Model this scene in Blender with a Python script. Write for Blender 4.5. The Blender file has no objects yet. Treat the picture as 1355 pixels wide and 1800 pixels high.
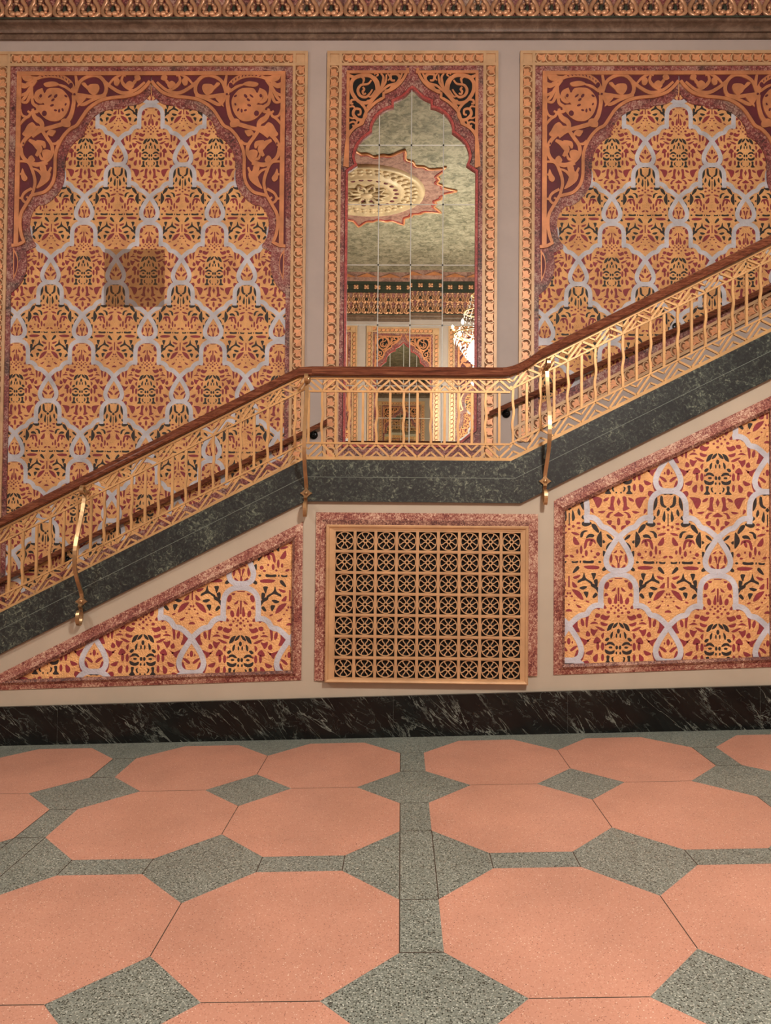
import bpy, bmesh, math, random
from mathutils import Vector, Matrix
random.seed(7)
C = bpy.context.scene.collection
PI = math.pi

# ------------------------------------------------------------------ camera model
F, YAW, PITCH, ROLL = 1300.0, 0.0165, 0.0225, 0.009      # pixels of an 1355x1800 frame, radians
EYE = Vector((0.0, -5.56, 1.55))
_f = Vector((-math.sin(YAW)*math.cos(PITCH), math.cos(YAW)*math.cos(PITCH), math.sin(PITCH)))
_r0 = Vector((math.cos(YAW), math.sin(YAW), 0)); _u0 = _r0.cross(_f)
CR = math.cos(ROLL)*_r0 + math.sin(ROLL)*_u0
CU = -math.sin(ROLL)*_r0 + math.cos(ROLL)*_u0
YB = 2.39            # back wall (behind the stair)
YO = -8.56           # opposite wall, behind the camera
SLOPE = 0.0350       # the lobby floor rises gently to the right
def at(px, py, Y):
    """point (x, z) on the plane y = Y that the photograph shows at a pixel"""
    d = (px-677.5)/F*CR - (py-900)/F*CU + _f
    p = EYE + d*((Y-EYE.y)/d.y)
    return (p.x, p.z)
def floor_z(x): return SLOPE*x

cam = bpy.data.cameras.new('camera'); cam_o = bpy.data.objects.new('camera', cam); C.objects.link(cam_o)
cam.sensor_fit = 'VERTICAL'; cam.sensor_height = 36; cam.lens = 36*F/1800; cam.clip_start = 0.05
M = Matrix((CR, CU, -_f)).transposed().to_4x4(); M.translation = EYE
cam_o.matrix_world = M
bpy.context.scene.camera = cam_o

# ------------------------------------------------------------------ materials
def lin(c):
    return tuple(((v/255)/12.92 if v <= 10.3 else ((v/255+0.055)/1.055)**2.4) for v in c) + (1.0,)
def mat(name, col, rough=0.6, metal=0.0, spec=0.5):
    m = bpy.data.materials.new(name); m.use_nodes = True
    b = m.node_tree.nodes['Principled BSDF']
    b.inputs['Base Color'].default_value = lin(col); b.inputs['Roughness'].default_value = rough
    b.inputs['Metallic'].default_value = metal; b.inputs['Specular IOR Level'].default_value = spec
    return m
class NT:
    def __init__(s, m): s.m = m; s.t = m.node_tree; s.b = s.t.nodes['Principled BSDF']
    def n(s, typ, **kw):
        o = s.t.nodes.new(typ)
        for k, v in kw.items():
            if k in o.inputs: o.inputs[k].default_value = v
            else: setattr(o, k, v)
        return o
    def l(s, a, b): s.t.links.new(a, b)
    def coord(s, scale=(1,1,1), rot=(0,0,0)):
        tc = s.n('ShaderNodeTexCoord'); mp = s.n('ShaderNodeMapping')
        mp.inputs['Scale'].default_value = scale; mp.inputs['Rotation'].default_value = rot
        s.l(tc.outputs['Object'], mp.inputs['Vector']); return mp.outputs['Vector']
    def noise(s, vec, scale, detail=4, rough=0.6, dist=0.0):
        o = s.n('ShaderNodeTexNoise'); o.inputs['Scale'].default_value = scale
        o.inputs['Detail'].default_value = detail; o.inputs['Roughness'].default_value = rough
        o.inputs['Distortion'].default_value = dist
        s.l(vec, o.inputs['Vector']); return o.outputs['Fac']
    def ramp(s, fac, stops, interp='LINEAR'):
        o = s.n('ShaderNodeValToRGB'); o.color_ramp.interpolation = interp
        e = o.color_ramp.elements
        while len(e) < len(stops): e.new(0.5)
        for i, (p, c) in enumerate(stops):
            e[i].position = p; e[i].color = lin(c) if len(c) == 3 else c
        s.l(fac, o.inputs['Fac']); return o.outputs['Color']
    def mix(s, fac, a, b, blend='MIX'):
        o = s.n('ShaderNodeMix', data_type='RGBA', blend_type=blend)
        if isinstance(fac, float): o.inputs[0].default_value = fac
        else: s.l(fac, o.inputs[0])
        for i, v in ((6, a), (7, b)):
            if isinstance(v, tuple): o.inputs[i].default_value = v
            else: s.l(v, o.inputs[i])
        return o.outputs[2]
    def bump(s, h, strength=0.3, dist=0.01):
        o = s.n('ShaderNodeBump'); o.inputs['Strength'].default_value = strength; o.inputs['Distance'].default_value = dist
        s.l(h, o.inputs['Height']); s.l(o.outputs['Normal'], s.b.inputs['Normal'])
    def col(s, c): s.l(c, s.b.inputs['Base Color'])

def m_relief(name, col, rough, metal, bump, scale=75, var=0.12):
    m = mat(name, col, rough, metal); t = NT(m); v = t.coord()
    n = t.noise(v, scale, 3, 0.6); n2 = t.noise(v, 5, 3, 0.6)
    dark = tuple(int(x*(1-var)) for x in col); lite = tuple(min(255, int(x*(1+var*0.7))) for x in col)
    t.col(t.ramp(n2, [(0.3, dark), (0.7, lite)])); t.bump(n, bump, 0.011 if bump > .9 else 0.01); return m
GOLD   = m_relief('gilt_relief', (248,180,120), 0.30, 0.28, 1.0, 90)
GARNET = m_relief('garnet_paint', (142,50,56), 0.55, 0.0, 0.5)
JET    = m_relief('black_paint', (44,36,33), 0.55, 0.0, 0.5)
SILVER = m_relief('silver_grey_paint', (200,197,203), 0.5, 0.05, 0.5)
COPPER = m_relief('copper_gold_paint', (212,142,98), 0.42, 0.3, 0.12, 30)
MAROON = m_relief('deep_maroon_paint', (96,34,44), 0.6, 0.0, 0.15, 30)
TAN    = m_relief('tan_gold_paint', (206,166,126), 0.45, 0.15, 0.1, 30, 0.08)
GILT   = m_relief('gilt_metal', (196,154,112), 0.45, 0.22, 0.08, 20, 0.08)
LEAFG  = m_relief('leaf_gold_paint', (224,158,114), 0.42, 0.25, 0.15, 40, 0.08)
BROWN  = mat('dark_gap_brown', (140,92,56), 0.65)  # channel ground; puts the dark gaps between frame ornaments into the colour
VOID   = mat('dark_void', (12,10,9), 0.8)
IRON   = m_relief('golden_bronze', (212,166,112), 0.36, 0.42, 0.06, 20, 0.08)
BRONZE = m_relief('old_bronze', (178,142,102), 0.32, 0.7, 0.08, 30, 0.18)
BLACKM = mat('black_metal', (22,22,24), 0.25, 0.6)
COPPERL = m_relief('copper_leaf', (206,156,120), 0.3, 0.4, 0.2, 20, 0.25)
CREAM  = m_relief('cream_gilt_plaster', (204,182,146), 0.5, 0.08, 0.1, 20, 0.1)
STEEL  = mat('pin_metal', (52,50,48), 0.4, 0.7)

def m_mottle(name, stops, scale=38, bump=0.25, rough=0.5):
    m = mat(name, (120,60,60), rough); t = NT(m); v = t.coord()
    a = t.noise(v, scale, 6, 0.75, 1.2); b = t.noise(v, 3.0, 3, 0.6)
    mx = t.n('ShaderNodeMath', operation='MULTIPLY_ADD'); mx.inputs[1].default_value = 0.35
    t.l(b, mx.inputs[0]); t.l(a, mx.inputs[2])
    sb = t.n('ShaderNodeMath', operation='SUBTRACT'); t.l(mx.outputs[0], sb.inputs[0]); sb.inputs[1].default_value = 0.175
    t.col(t.ramp(sb.outputs[0], stops)); t.bump(a, bump, 0.004); return m
RED    = m_mottle('mottled_red', [(0.38,(66,40,40)),(0.46,(126,52,52)),(0.53,(150,84,78)),(0.60,(186,150,134))], 34)
def m_two(m, stops):
    t = NT(m); ln = [l for l in t.t.links if l.to_socket == t.b.inputs['Base Color']][0]; a = ln.from_socket
    fac = [n for n in t.t.nodes if n.type == 'VALTORGB'][0].inputs['Fac'].links[0].from_socket
    b = t.ramp(fac, stops); v = t.coord()
    t.col(t.mix(t.ramp(t.noise(v, 2.6, 3, .6), [(.50,(0,0,0,1)),(.64,(1,1,1,1))]), a, b))
m_two(RED, [(0.38,(44,36,34)),(0.46,(92,64,58)),(0.53,(130,100,90)),(0.60,(172,148,132))])
REDB   = m_mottle('bright_red_edge', [(0.30,(110,34,36)),(0.5,(168,62,58)),(0.7,(200,110,98))], 30)
ROSE   = m_mottle('rose_fleck', [(0.38,(92,38,34)),(0.47,(136,64,54)),(0.53,(172,120,98)),(0.62,(214,182,156))], 62, 0.35, 0.55)
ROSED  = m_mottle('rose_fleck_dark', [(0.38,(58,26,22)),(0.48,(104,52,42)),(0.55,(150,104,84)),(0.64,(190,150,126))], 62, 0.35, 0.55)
UMBER  = m_mottle('umber_glaze', [(0.3,(84,66,52)),(0.5,(112,88,72)),(0.7,(140,116,98))], 9, 0.1, 0.5)
GREENB = m_mottle('green_black_glaze', [(0.35,(28,34,26)),(0.6,(62,66,52)),(0.75,(96,100,82))], 60, 0.1, 0.5)
CEILG  = m_mottle('sage_glaze', [(0.38,(108,106,88)),(0.5,(150,146,124)),(0.62,(178,172,150))], 7, 0.05, 0.7)
MAUVE  = m_mottle('mauve_glaze', [(0.38,(118,84,76)),(0.5,(156,116,104)),(0.62,(174,138,124))], 8, 0.05, 0.7)
STRING = m_mottle('faux_green_marble', [(0.38,(25,28,28)),(0.50,(37,41,40)),(0.58,(64,70,63)),(0.68,(126,132,112))], 34, 0.03, 0.4)
GROOVE = mat('pale_groove', (112,120,110), 0.6)

def m_wall(name, col):
    m = mat(name, col, 0.55); t = NT(m); v = t.coord()
    n = t.noise(v, 2.2, 4, 0.6)
    t.col(t.ramp(n, [(0.3, tuple(int(x*0.95) for x in col)), (0.7, col)])); t.bump(t.noise(v, 60, 3), 0.04, 0.004); return m
WALL  = m_wall('warm_grey_paint', (184,168,160))
WALLF = m_wall('beige_paint', (184,169,149))

m = mat('black_marble', (18,18,17), 0.22, 0.0, 0.3); t = NT(m)
def veined(sc, ang):
    tc = t.n('ShaderNodeTexCoord'); a = t.n('ShaderNodeMapping'); a.inputs['Rotation'].default_value = (0, math.radians(ang), 0)
    b = t.n('ShaderNodeMapping'); b.inputs['Scale'].default_value = sc
    t.l(tc.outputs['Object'], a.inputs['Vector']); t.l(a.outputs['Vector'], b.inputs['Vector']); return b.outputs['Vector']
def ridge(fac, width):
    s_ = t.n('ShaderNodeMath', operation='SUBTRACT'); t.l(fac, s_.inputs[0]); s_.inputs[1].default_value = 0.5
    a = t.n('ShaderNodeMath', operation='ABSOLUTE'); t.l(s_.outputs[0], a.inputs[0])
    d = t.n('ShaderNodeMath', operation='DIVIDE', use_clamp=True); t.l(a.outputs[0], d.inputs[0]); d.inputs[1].default_value = width
    i = t.n('ShaderNodeMath', operation='SUBTRACT', use_clamp=True); i.inputs[0].default_value = 1.0; t.l(d.outputs[0], i.inputs[1])
    return i.outputs[0]
def times(a, b):
    o = t.n('ShaderNodeMath', operation='MULTIPLY'); t.l(a, o.inputs[0]); t.l(b, o.inputs[1]); return o.outputs[0]
va, vb = veined((0.9,1,4.2), -46), veined((1.6,1,3.2), -30)
r1 = ridge(t.noise(va, 1.5, 7, 0.62, 0.5), 0.011); r2 = ridge(t.noise(vb, 3.6, 6, 0.6, 0.8), 0.013)
p1 = t.ramp(t.noise(vb, 2.3, 4, 0.6), [(0.40,(0,0,0,1)), (0.62,(1,1,1,1))]); p2 = t.ramp(t.noise(va, 2.9, 4, 0.6), [(0.46,(0,0,0,1)), (0.66,(1,1,1,1))])
c = t.ramp(t.noise(va, 2.4, 7, 0.7, .4), [(0.40,(9,9,9)), (0.60,(20,22,20)), (0.78,(46,52,48))])
c = t.mix(times(r1, p1), c, lin((132,136,126))); c = t.mix(times(r2, p2), c, lin((92,98,92))); t.col(c)
MARBLE = m

def m_terrazzo(name, base, chips, scale, cut=(0.40, 0.46)):
    m = mat(name, base, 0.34); t = NT(m); v = t.coord()
    vo = t.n('ShaderNodeTexVoronoi'); vo.inputs['Scale'].default_value = scale; t.l(v, vo.inputs['Vector'])
    sp = t.n('ShaderNodeSeparateColor'); t.l(vo.outputs['Color'], sp.inputs[0])
    cc = t.ramp(sp.outputs[0], chips, 'CONSTANT')
    big = t.noise(v, 1.6, 3, 0.6)
    tint = t.ramp(big, [(0.35,(236,236,236)), (0.65,(255,255,255))])
    dd = t.ramp(vo.outputs['Distance'], [(cut[0],(1,1,1,1)), (cut[1],(0,0,0,1))])
    c = t.mix(dd, lin(base), cc)
    t.col(t.mix(1.0, c, tint, 'MULTIPLY')); return m
P_ = (200,143,120); 
PINK = m_terrazzo('pink_terrazzo', P_, [(0.0,P_),(0.50,(208,152,130)),(0.70,(182,124,102)),(0.84,(140,90,72)),(0.90,(214,170,148)),(0.97,(234,206,186))], 190)
G_ = (126,131,121)
GREY = m_terrazzo('grey_terrazzo', G_, [(0.0,G_),(0.30,(158,160,148)),(0.52,(112,116,106)),(0.60,(52,54,48)),(0.90,(182,184,172))], 165, (0.46,0.54))
JOINT = mat('terrazzo_joint', (74,60,50), 0.6)

def m_wood(name, ax):
    m = mat(name, (104,58,40), 0.24); t = NT(m)
    v = t.coord((0.9, 14, 14), (0, ax, 0))
    n = t.noise(v, 5, 6, 0.65, 0.6)
    t.col(t.ramp(n, [(0.3,(54,24,16)), (0.5,(106,56,38)), (0.68,(142,88,62))])); t.bump(n, 0.06, 0.003); return m
WOODS = m_wood('oak_on_the_slope', -0.47); WOODL = m_wood('oak_level', 0)
m = mat('mirror_silvering', (226,226,212), 0.0, 1.0); MIRROR = m
MBEVEL = mat('mirror_bevel', (235,235,228), 0.4, 0.35)  # pale matte base colour stands for light caught along the bevels
m = mat('crystal', (255,255,255), 0.02); m.node_tree.nodes['Principled BSDF'].inputs['Transmission Weight'].default_value = 0.85
CRYSTAL = m
def emit(name, col, s):
    m = mat(name, col, 0.5); b = m.node_tree.nodes['Principled BSDF']
    b.inputs['Emission Color'].default_value = lin(col); b.inputs['Emission Strength'].default_value = s; return m
BULB = emit('lit_bulb', (255,226,186), 60.0)
m = bpy.data.materials.new('smoked_film'); m.use_nodes = True; nt = m.node_tree; nt.nodes.clear()
o = nt.nodes.new('ShaderNodeOutputMaterial'); tr = nt.nodes.new('ShaderNodeBsdfTransparent'); df = nt.nodes.new('ShaderNodeBsdfDiffuse')
mxs = nt.nodes.new('ShaderNodeMixShader'); mxs.inputs[0].default_value = 0.13
tr.inputs[0].default_value = (0.93,0.92,0.91,1); df.inputs[0].default_value = lin((126,92,66))
nt.links.new(tr.outputs[0], mxs.inputs[1]); nt.links.new(df.outputs[0], mxs.inputs[2]); nt.links.new(mxs.outputs[0], o.inputs[0])
FILM = m

# ------------------------------------------------------------------ mesh helpers
class MB:
    """collects faces; build() links them as ONE mesh object"""
    def __init__(s): s.v = []; s.f = []; s.mi = []; s.mats = []; s.sm = []
    def m(s, mt):
        if mt not in s.mats: s.mats.append(mt)
        return s.mats.index(mt)
    def face(s, pts, mt, smooth=False):
        i = len(s.v); s.v += [tuple(p) for p in pts]; s.f.append(tuple(range(i, i+len(pts)))); s.mi.append(s.m(mt)); s.sm.append(smooth)
    def flat(s, pts, y, mt):
        """polygon of (x,z) on plane y, facing -y"""
        a = sum(pts[i][0]*pts[(i+1) % len(pts)][1]-pts[(i+1) % len(pts)][0]*pts[i][1] for i in range(len(pts)))
        if a < 0: pts = pts[::-1]
        s.face([(p[0], y, p[1]) for p in pts], mt)
    def plate(s, pts, y0, y1, mt, side=None):
        """polygon of (x,z) thickened from y1 (back) to y0 (front)"""
        side = side or mt
        a = sum(pts[i][0]*pts[(i+1) % len(pts)][1]-pts[(i+1) % len(pts)][0]*pts[i][1] for i in range(len(pts)))
        if a < 0: pts = pts[::-1]
        s.face([(p[0], y0, p[1]) for p in pts], mt); s.face([(p[0], y1, p[1]) for p in pts[::-1]], side)
        n = len(pts)
        for i in range(n):
            p, q = pts[i], pts[(i+1) % n]
            s.face([(p[0],y1,p[1]),(q[0],y1,q[1]),(q[0],y0,q[1]),(p[0],y0,p[1])], side)
    def ring(s, outer, inner, y0, y1, mt, side=None, closed=True):
        """band between two (x,z) polylines of equal length, front at y0"""
        side = side or mt; n = len(outer)
        for i in range(n if closed else n-1):
            j = (i+1) % n; a, b, c, d = outer[i], outer[j], inner[j], inner[i]
            s.flat([a, b, c, d], y0, mt)
            for p, q in ((a, b), (c, d)):
                s.face([(p[0],y0,p[1]),(q[0],y0,q[1]),(q[0],y1,q[1]),(p[0],y1,p[1])], side)
        if not closed:
            for a, b in ((outer[0], inner[0]), (outer[-1], inner[-1])):
                s.face([(a[0],y0,a[1]),(b[0],y0,b[1]),(b[0],y1,b[1]),(a[0],y1,a[1])], side)
    def box(s, x0, x1, y0, y1, z0, z1, mt):
        s.plate([(x0,z0),(x1,z0),(x1,z1),(x0,z1)], y0, y1, mt)
    def bar(s, p, q, w, y0, y1, mt):
        d = Vector((q[0]-p[0], q[1]-p[1])); n = Vector((-d.y, d.x)).normalized()*(w/2)
        s.plate([(p[0]+n.x,p[1]+n.y),(p[0]-n.x,p[1]-n.y),(q[0]-n.x,q[1]-n.y),(q[0]+n.x,q[1]+n.y)], y0, y1, mt)
    def tube(s, path, r, mt, seg=10, caps=True, up=None, sq=None):
        """tube along 3-D path; r a number or list; sq=(a,b) gives a flat strap a wide, b thick"""
        P = [Vector(p) for p in path]; n = len(P); rings = []
        ref = Vector(up) if up else Vector((0.13, 0.21, 0.97))
        for i in range(n):
            tn = (P[min(i+1, n-1)]-P[max(i-1, 0)]).normalized()
            a = tn.cross(ref)
            if a.length < 1e-4: a = tn.cross(Vector((1, 0, 0)))
            a.normalize(); b = a.cross(tn)
            rr = r[i] if isinstance(r, (list, tuple)) else r
            if sq: rings.append([P[i]+a*(sx*sq[0]/2)+b*(sy*sq[1]/2) for sx, sy in ((-1,-1),(1,-1),(1,1),(-1,1))])
            else: rings.append([P[i]+a*(rr*math.cos(2*PI*k/seg))+b*(rr*math.sin(2*PI*k/seg)) for k in range(seg)])
        k_ = len(rings[0])
        for i in range(n-1):
            for k in range(k_):
                l = (k+1) % k_
                s.face([rings[i][k], rings[i+1][k], rings[i+1][l], rings[i][l]], mt, not sq)
        if caps: s.face(rings[0], mt); s.face(rings[-1][::-1], mt)
    def ellip(s, c, r, mt, nu=10, nv=6):
        c = Vector(c)
        def P(i, j):
            a = 2*PI*i/nu; b = -PI/2+PI*j/nv
            return c+Vector((r[0]*math.cos(b)*math.cos(a), r[1]*math.cos(b)*math.sin(a), r[2]*math.sin(b)))
        for j in range(nv):
            for i in range(nu):
                q = [P(i, j), P(i+1, j), P(i+1, j+1), P(i, j+1)]
                if j == 0: q = [q[0], q[2], q[3]]
                elif j == nv-1: q = [q[0], q[1], q[2]]
                s.face(q, mt, True)
    def lathe(s, prof, mt, c=(0,0,0), seg=24):
        for (r0, z0), (r1, z1) in zip(prof, prof[1:]):
            for k in range(seg):
                a, b = 2*PI*k/seg, 2*PI*(k+1)/seg
                q = [(c[0]+r*math.cos(t_), c[1]+r*math.sin(t_), c[2]+z) for r, z, t_ in ((r0,z0,a),(r0,z0,b),(r1,z1,b),(r1,z1,a))]
                if r0 < 1e-6: q = [q[0], q[2], q[3]]
                elif r1 < 1e-6: q = q[:3]
                s.face(q, mt, True)
    def sweep(s, path, prof, mt):
        """profile of (y, dz) swept along a polyline of (x,z), vertical shear mitres"""
        R = [[(x, y, z+dz) for y, dz in prof] for x, z in path]; n = len(prof)
        for a, b in zip(R, R[1:]):
            for k in range(n):
                l = (k+1) % n; s.face([a[k], b[k], b[l], a[l]], mt)
        s.face(R[0], mt); s.face(R[-1][::-1], mt)
    def build(s, name, parent=None, org=(0,0,0), merge=True, fixn=False):
        me = bpy.data.meshes.new(name)
        me.from_pydata([(p[0]-org[0], p[1]-org[1], p[2]-org[2]) for p in s.v], [], s.f)
        for mt in s.mats: me.materials.append(mt)
        for p, i, sm in zip(me.polygons, s.mi, s.sm): p.material_index = i; p.use_smooth = sm
        if merge or fixn:
            bm = bmesh.new(); bm.from_mesh(me)
            if merge: bmesh.ops.remove_doubles(bm, verts=bm.verts, dist=1e-5)
            if fixn: bmesh.ops.recalc_face_normals(bm, faces=bm.faces)
            bm.to_mesh(me); bm.free()
        o = bpy.data.objects.new(name, me); C.objects.link(o)
        if parent: o.parent = parent
        else: o.location = org
        return o
def tag(o, label, cat, group=None):
    o['label'] = label; o['category'] = cat
    if group: o['group'] = group
    return o
def thing(name, label, cat, loc, rz=0, group=None):
    o = bpy.data.objects.new(name, None); C.objects.link(o); o.empty_display_size = 0.1
    o.location = loc; o.rotation_euler = (0, 0, rz); return tag(o, label, cat, group)
def struct(name, mb, **kw):
    o = mb.build(name, **kw); o['kind'] = 'structure'; return o
def dup(root, loc, rz, label, group=None):
    r = root.copy(); C.objects.link(r); r.location = loc; r.rotation_euler = (0, 0, rz); r['label'] = label
    if group: r['group'] = group
    for ch in list(root.children):
        c_ = ch.copy(); C.objects.link(c_); c_.parent = r
        for g in list(ch.children):
            d_ = g.copy(); C.objects.link(d_); d_.parent = c_
    return r

# 2-D curve helpers
def smooth(pts, k=3, closed=True):
    n = len(pts); out = []
    rng = range(n) if closed else range(n-1)
    for i in rng:
        g = (lambda j: pts[j % n]) if closed else (lambda j: pts[min(max(j, 0), n-1)])
        p0, p1, p2, p3 = g(i-1), g(i), g(i+1), g(i+2)
        for q in range(k):
            u = q/k
            out.append(tuple(0.5*(2*p1[d]+(p2[d]-p0[d])*u+(2*p0[d]-5*p1[d]+4*p2[d]-p3[d])*u*u+(3*p1[d]-p0[d]-3*p2[d]+p3[d])*u**3) for d in (0, 1)))
    if not closed: out.append(tuple(pts[-1]))
    return out
def ell(cx, cy, rx, ry, rot=0, n=10):
    return [(cx+rx*math.cos(a)*math.cos(rot)-ry*math.sin(a)*math.sin(rot), cy+rx*math.cos(a)*math.sin(rot)+ry*math.sin(a)*math.cos(rot)) for a in (2*PI*i/n for i in range(n))]
def ribbon(pts, w):
    """two offset polylines of a 2-D stroke; w number or (start, mid, end)"""
    n = len(pts); L, R = [], []
    for i in range(n):
        a = Vector(pts[max(i-1, 0)]); b = Vector(pts[min(i+1, n-1)]); d = (b-a)
        if d.length < 1e-9: d = Vector((1, 0))
        d.normalize(); nn = Vector((-d.y, d.x))
        u = i/(n-1)
        ww = w if not isinstance(w, tuple) else (w[0]*(1-2*u)+w[1]*2*u if u < .5 else w[1]*(2-2*u)+w[2]*(2*u-1))
        p = Vector(pts[i]); L.append(tuple(p+nn*ww/2)); R.append(tuple(p-nn*ww/2))
    return L, R
def clip(poly, conv):
    """Sutherland-Hodgman against a convex counter-clockwise polygon"""
    out = poly
    for i in range(len(conv)):
        a, b = conv[i], conv[(i+1) % len(conv)]
        ins = lambda p: (b[0]-a[0])*(p[1]-a[1])-(b[1]-a[1])*(p[0]-a[0])
        src, out = out, []
        if not src: return []
        for j in range(len(src)):
            p, q = src[j-1], src[j]; dp, dq = ins(p), ins(q)
            if (dp >= 0) != (dq >= 0):
                u = dp/(dp-dq); out.append((p[0]+(q[0]-p[0])*u, p[1]+(q[1]-p[1])*u))
            if dq >= 0: out.append(q)
    return out
def ccw(p):
    a = sum(p[i][0]*p[(i+1) % len(p)][1]-p[(i+1) % len(p)][0]*p[i][1] for i in range(len(p)))
    return p if a > 0 else p[::-1]

# ------------------------------------------------------------------ the wallpaper: two alternating cells between silver straps
# right halves, y downwards from the inner top of the cell's dome; 'e' ellipse, 'p' smooth polygon; c: centred (not mirrored)
UA, UB, PER = 1080.0, 1065.0, 1856.0
A_RED = [('e',127,95,22,38,-.3),('p',(65,35),(105,42),(80,58)),('c',-40,12,40,12,34,20,-34,20),('c',-8,125,8,125,8,255,-8,255),
 ('p',(32,115),(75,155),(40,150)),('p',(20,200),(32,200),(48,275),(18,282)),('e',95,262,20,35,.2),('p',(140,175),(152,212),(112,200)),('p',(150,310),(157,345),(130,340)),
 ('ce',0,310,9,11),('e',60,315,9,9),('ce',0,363,14,14),('e',30,335,11,11),('e',42,392,12,11),('e',110,385,18,14),('e',80,345,12,10),('ce',0,430,16,12),
 ('p',(205,330),(245,318),(290,340),(275,362),(240,345),(215,360)),('p',(300,350),(318,372),(318,400),(302,385)),
 ('p',(100,423),(135,428),(170,413),(190,448),(140,470),(110,450)),('p',(200,413),(240,403),(250,438),(215,442)),
 ('p',(120,513),(150,505),(190,493),(182,525),(140,535)),('p',(225,510),(265,490),(305,513),(260,512)),('p',(150,580),(200,552),(245,545),(190,585)),
 ('p',(325,425),(350,428),(356,518),(340,545),(330,480)),('e',392,500,17,38,.2),('p',(450,480),(497,538),(470,592),(425,598),(445,540)),
 ('p',(228,575),(262,580),(297,568),(295,608),(268,640),(248,610)),('p',(310,620),(340,595),(352,640),(318,648)),
 ('p',(305,672),(350,690),(425,660),(385,710),(370,745),(340,715)),('p',(200,685),(238,660),(268,710),(245,725),(200,710)),('p',(158,612),(188,638),(168,672)),
 ('e',172,758,16,40),('e',224,755,15,40),('p',(280,800),(352,830),(320,850),(292,842)),('p',(375,825),(422,898),(395,912),(375,860)),
 ('e',172,878,15,36),('p',(228,845),(272,878),(262,920),(232,915)),('p',(338,915),(392,938),(350,977),(322,950)),
 ('p',(298,985),(270,1018),(230,1098),(190,1038),(205,995)),('p',(108,990),(150,1003),(163,1030),(125,1022)),
 ('p',(45,993),(82,993),(90,1078),(115,1100),(50,1126),(58,1060)),('c',0,992,20,1035,0,1080,-20,1035),
 ('p',(150,1136),(222,1146),(180,1163)),('p',(60,1150),(105,1156),(133,1200),(103,1208),(95,1175)),('c',0,1148,52,1183,30,1194,-30,1194,-52,1183),
 ('ce',0,1252,17,38),('p',(78,1242),(128,1252),(90,1290)),('p',(38,1300),(82,1298),(32,1340)),('p',(285,1112),(308,1130),(275,1163)),
 ('e',330,700,10,9),('e',140,740,9,12),('e',255,470,12,9)]
A_BLK = [('p',(55,506),(100,526),(120,582),(85,570),(66,538)),('p',(8,500),(45,520),(60,556),(25,540)),('ce',0,590,15,24),('e',21,640,8,22),
 ('p',(62,600),(86,630),(82,668),(66,650)),('p',(100,672),(125,665),(145,690),(122,700)),('p',(42,740),(70,712),(112,714),(126,745),(90,733),(56,746)),
 ('e',85,768,19,11),('p',(48,800),(90,812),(138,792),(132,828),(92,842),(55,830)),('e',18,768,13,20),('e',21,828,9,14),
 ('p',(98,866),(128,866),(126,910),(148,942),(86,942),(104,908)),('p',(52,872),(74,883),(66,914),(48,920),(58,893)),('e',26,935,9,8)]
B_BLK = [('c',-52,10,0,0,52,10,30,18,0,11,-30,18),('p',(78,38),(83,90),(72,130),(38,152),(19,142),(45,120),(53,80),(58,45)),('p',(122,48),(149,100),(155,180),(132,155),(117,110)),
 ('c',0,153,20,175,0,197,-20,175),('p',(103,178),(119,215),(114,248),(95,230),(90,200)),('p',(38,198),(54,245),(60,280),(38,308),(29,260)),('c',-5,230,5,230,4,338,-4,338),('p',(153,248),(157,292),(133,272)),
 ('p',(143,330),(190,312),(236,332),(220,352),(182,366),(150,358)),('p',(246,348),(284,354),(316,412),(309,434),(272,405),(252,380)),
 ('p',(126,484),(127,445),(158,418),(196,422),(160,440),(147,477)),('p',(186,498),(203,465),(233,453),(266,465),(254,486),(218,487)),
 ('p',(345,436),(350,584),(312,550),(299,505),(317,460)),('p',(406,458),(440,470),(470,512),(442,505),(417,485)),('p',(470,538),(422,560),(401,600),(413,628),(440,600)),
 ('p',(363,518),(388,535),(366,552)),('p',(366,638),(392,650),(368,694)),
 ('p',(160,745),(207,749),(255,743),(256,768),(207,771),(160,768)),('p',(32,750),(60,755),(92,748),(88,768),(60,770),(38,770)),('e',122,757,7,12),('e',330,757,15,11),
 ('p',(98,808),(105,835),(63,872),(43,870),(72,820)),('e',385,830,30,18,-.6),('p',(243,883),(288,886),(264,950),(252,915)),
 ('p',(163,880),(180,935),(240,975),(228,993),(173,958),(106,984),(106,960),(145,935)),('p',(270,960),(305,952),(305,1013),(282,1002)),
 ('p',(241,998),(283,1008),(316,1050),(315,1094),(283,1048),(246,1026)),('p',(116,1041),(163,1023),(192,1032),(153,1058)),('p',(161,1088),(206,1090),(193,1144),(177,1125)),('p',(283,1097),(306,1115),(273,1148),(256,1136))]
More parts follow.
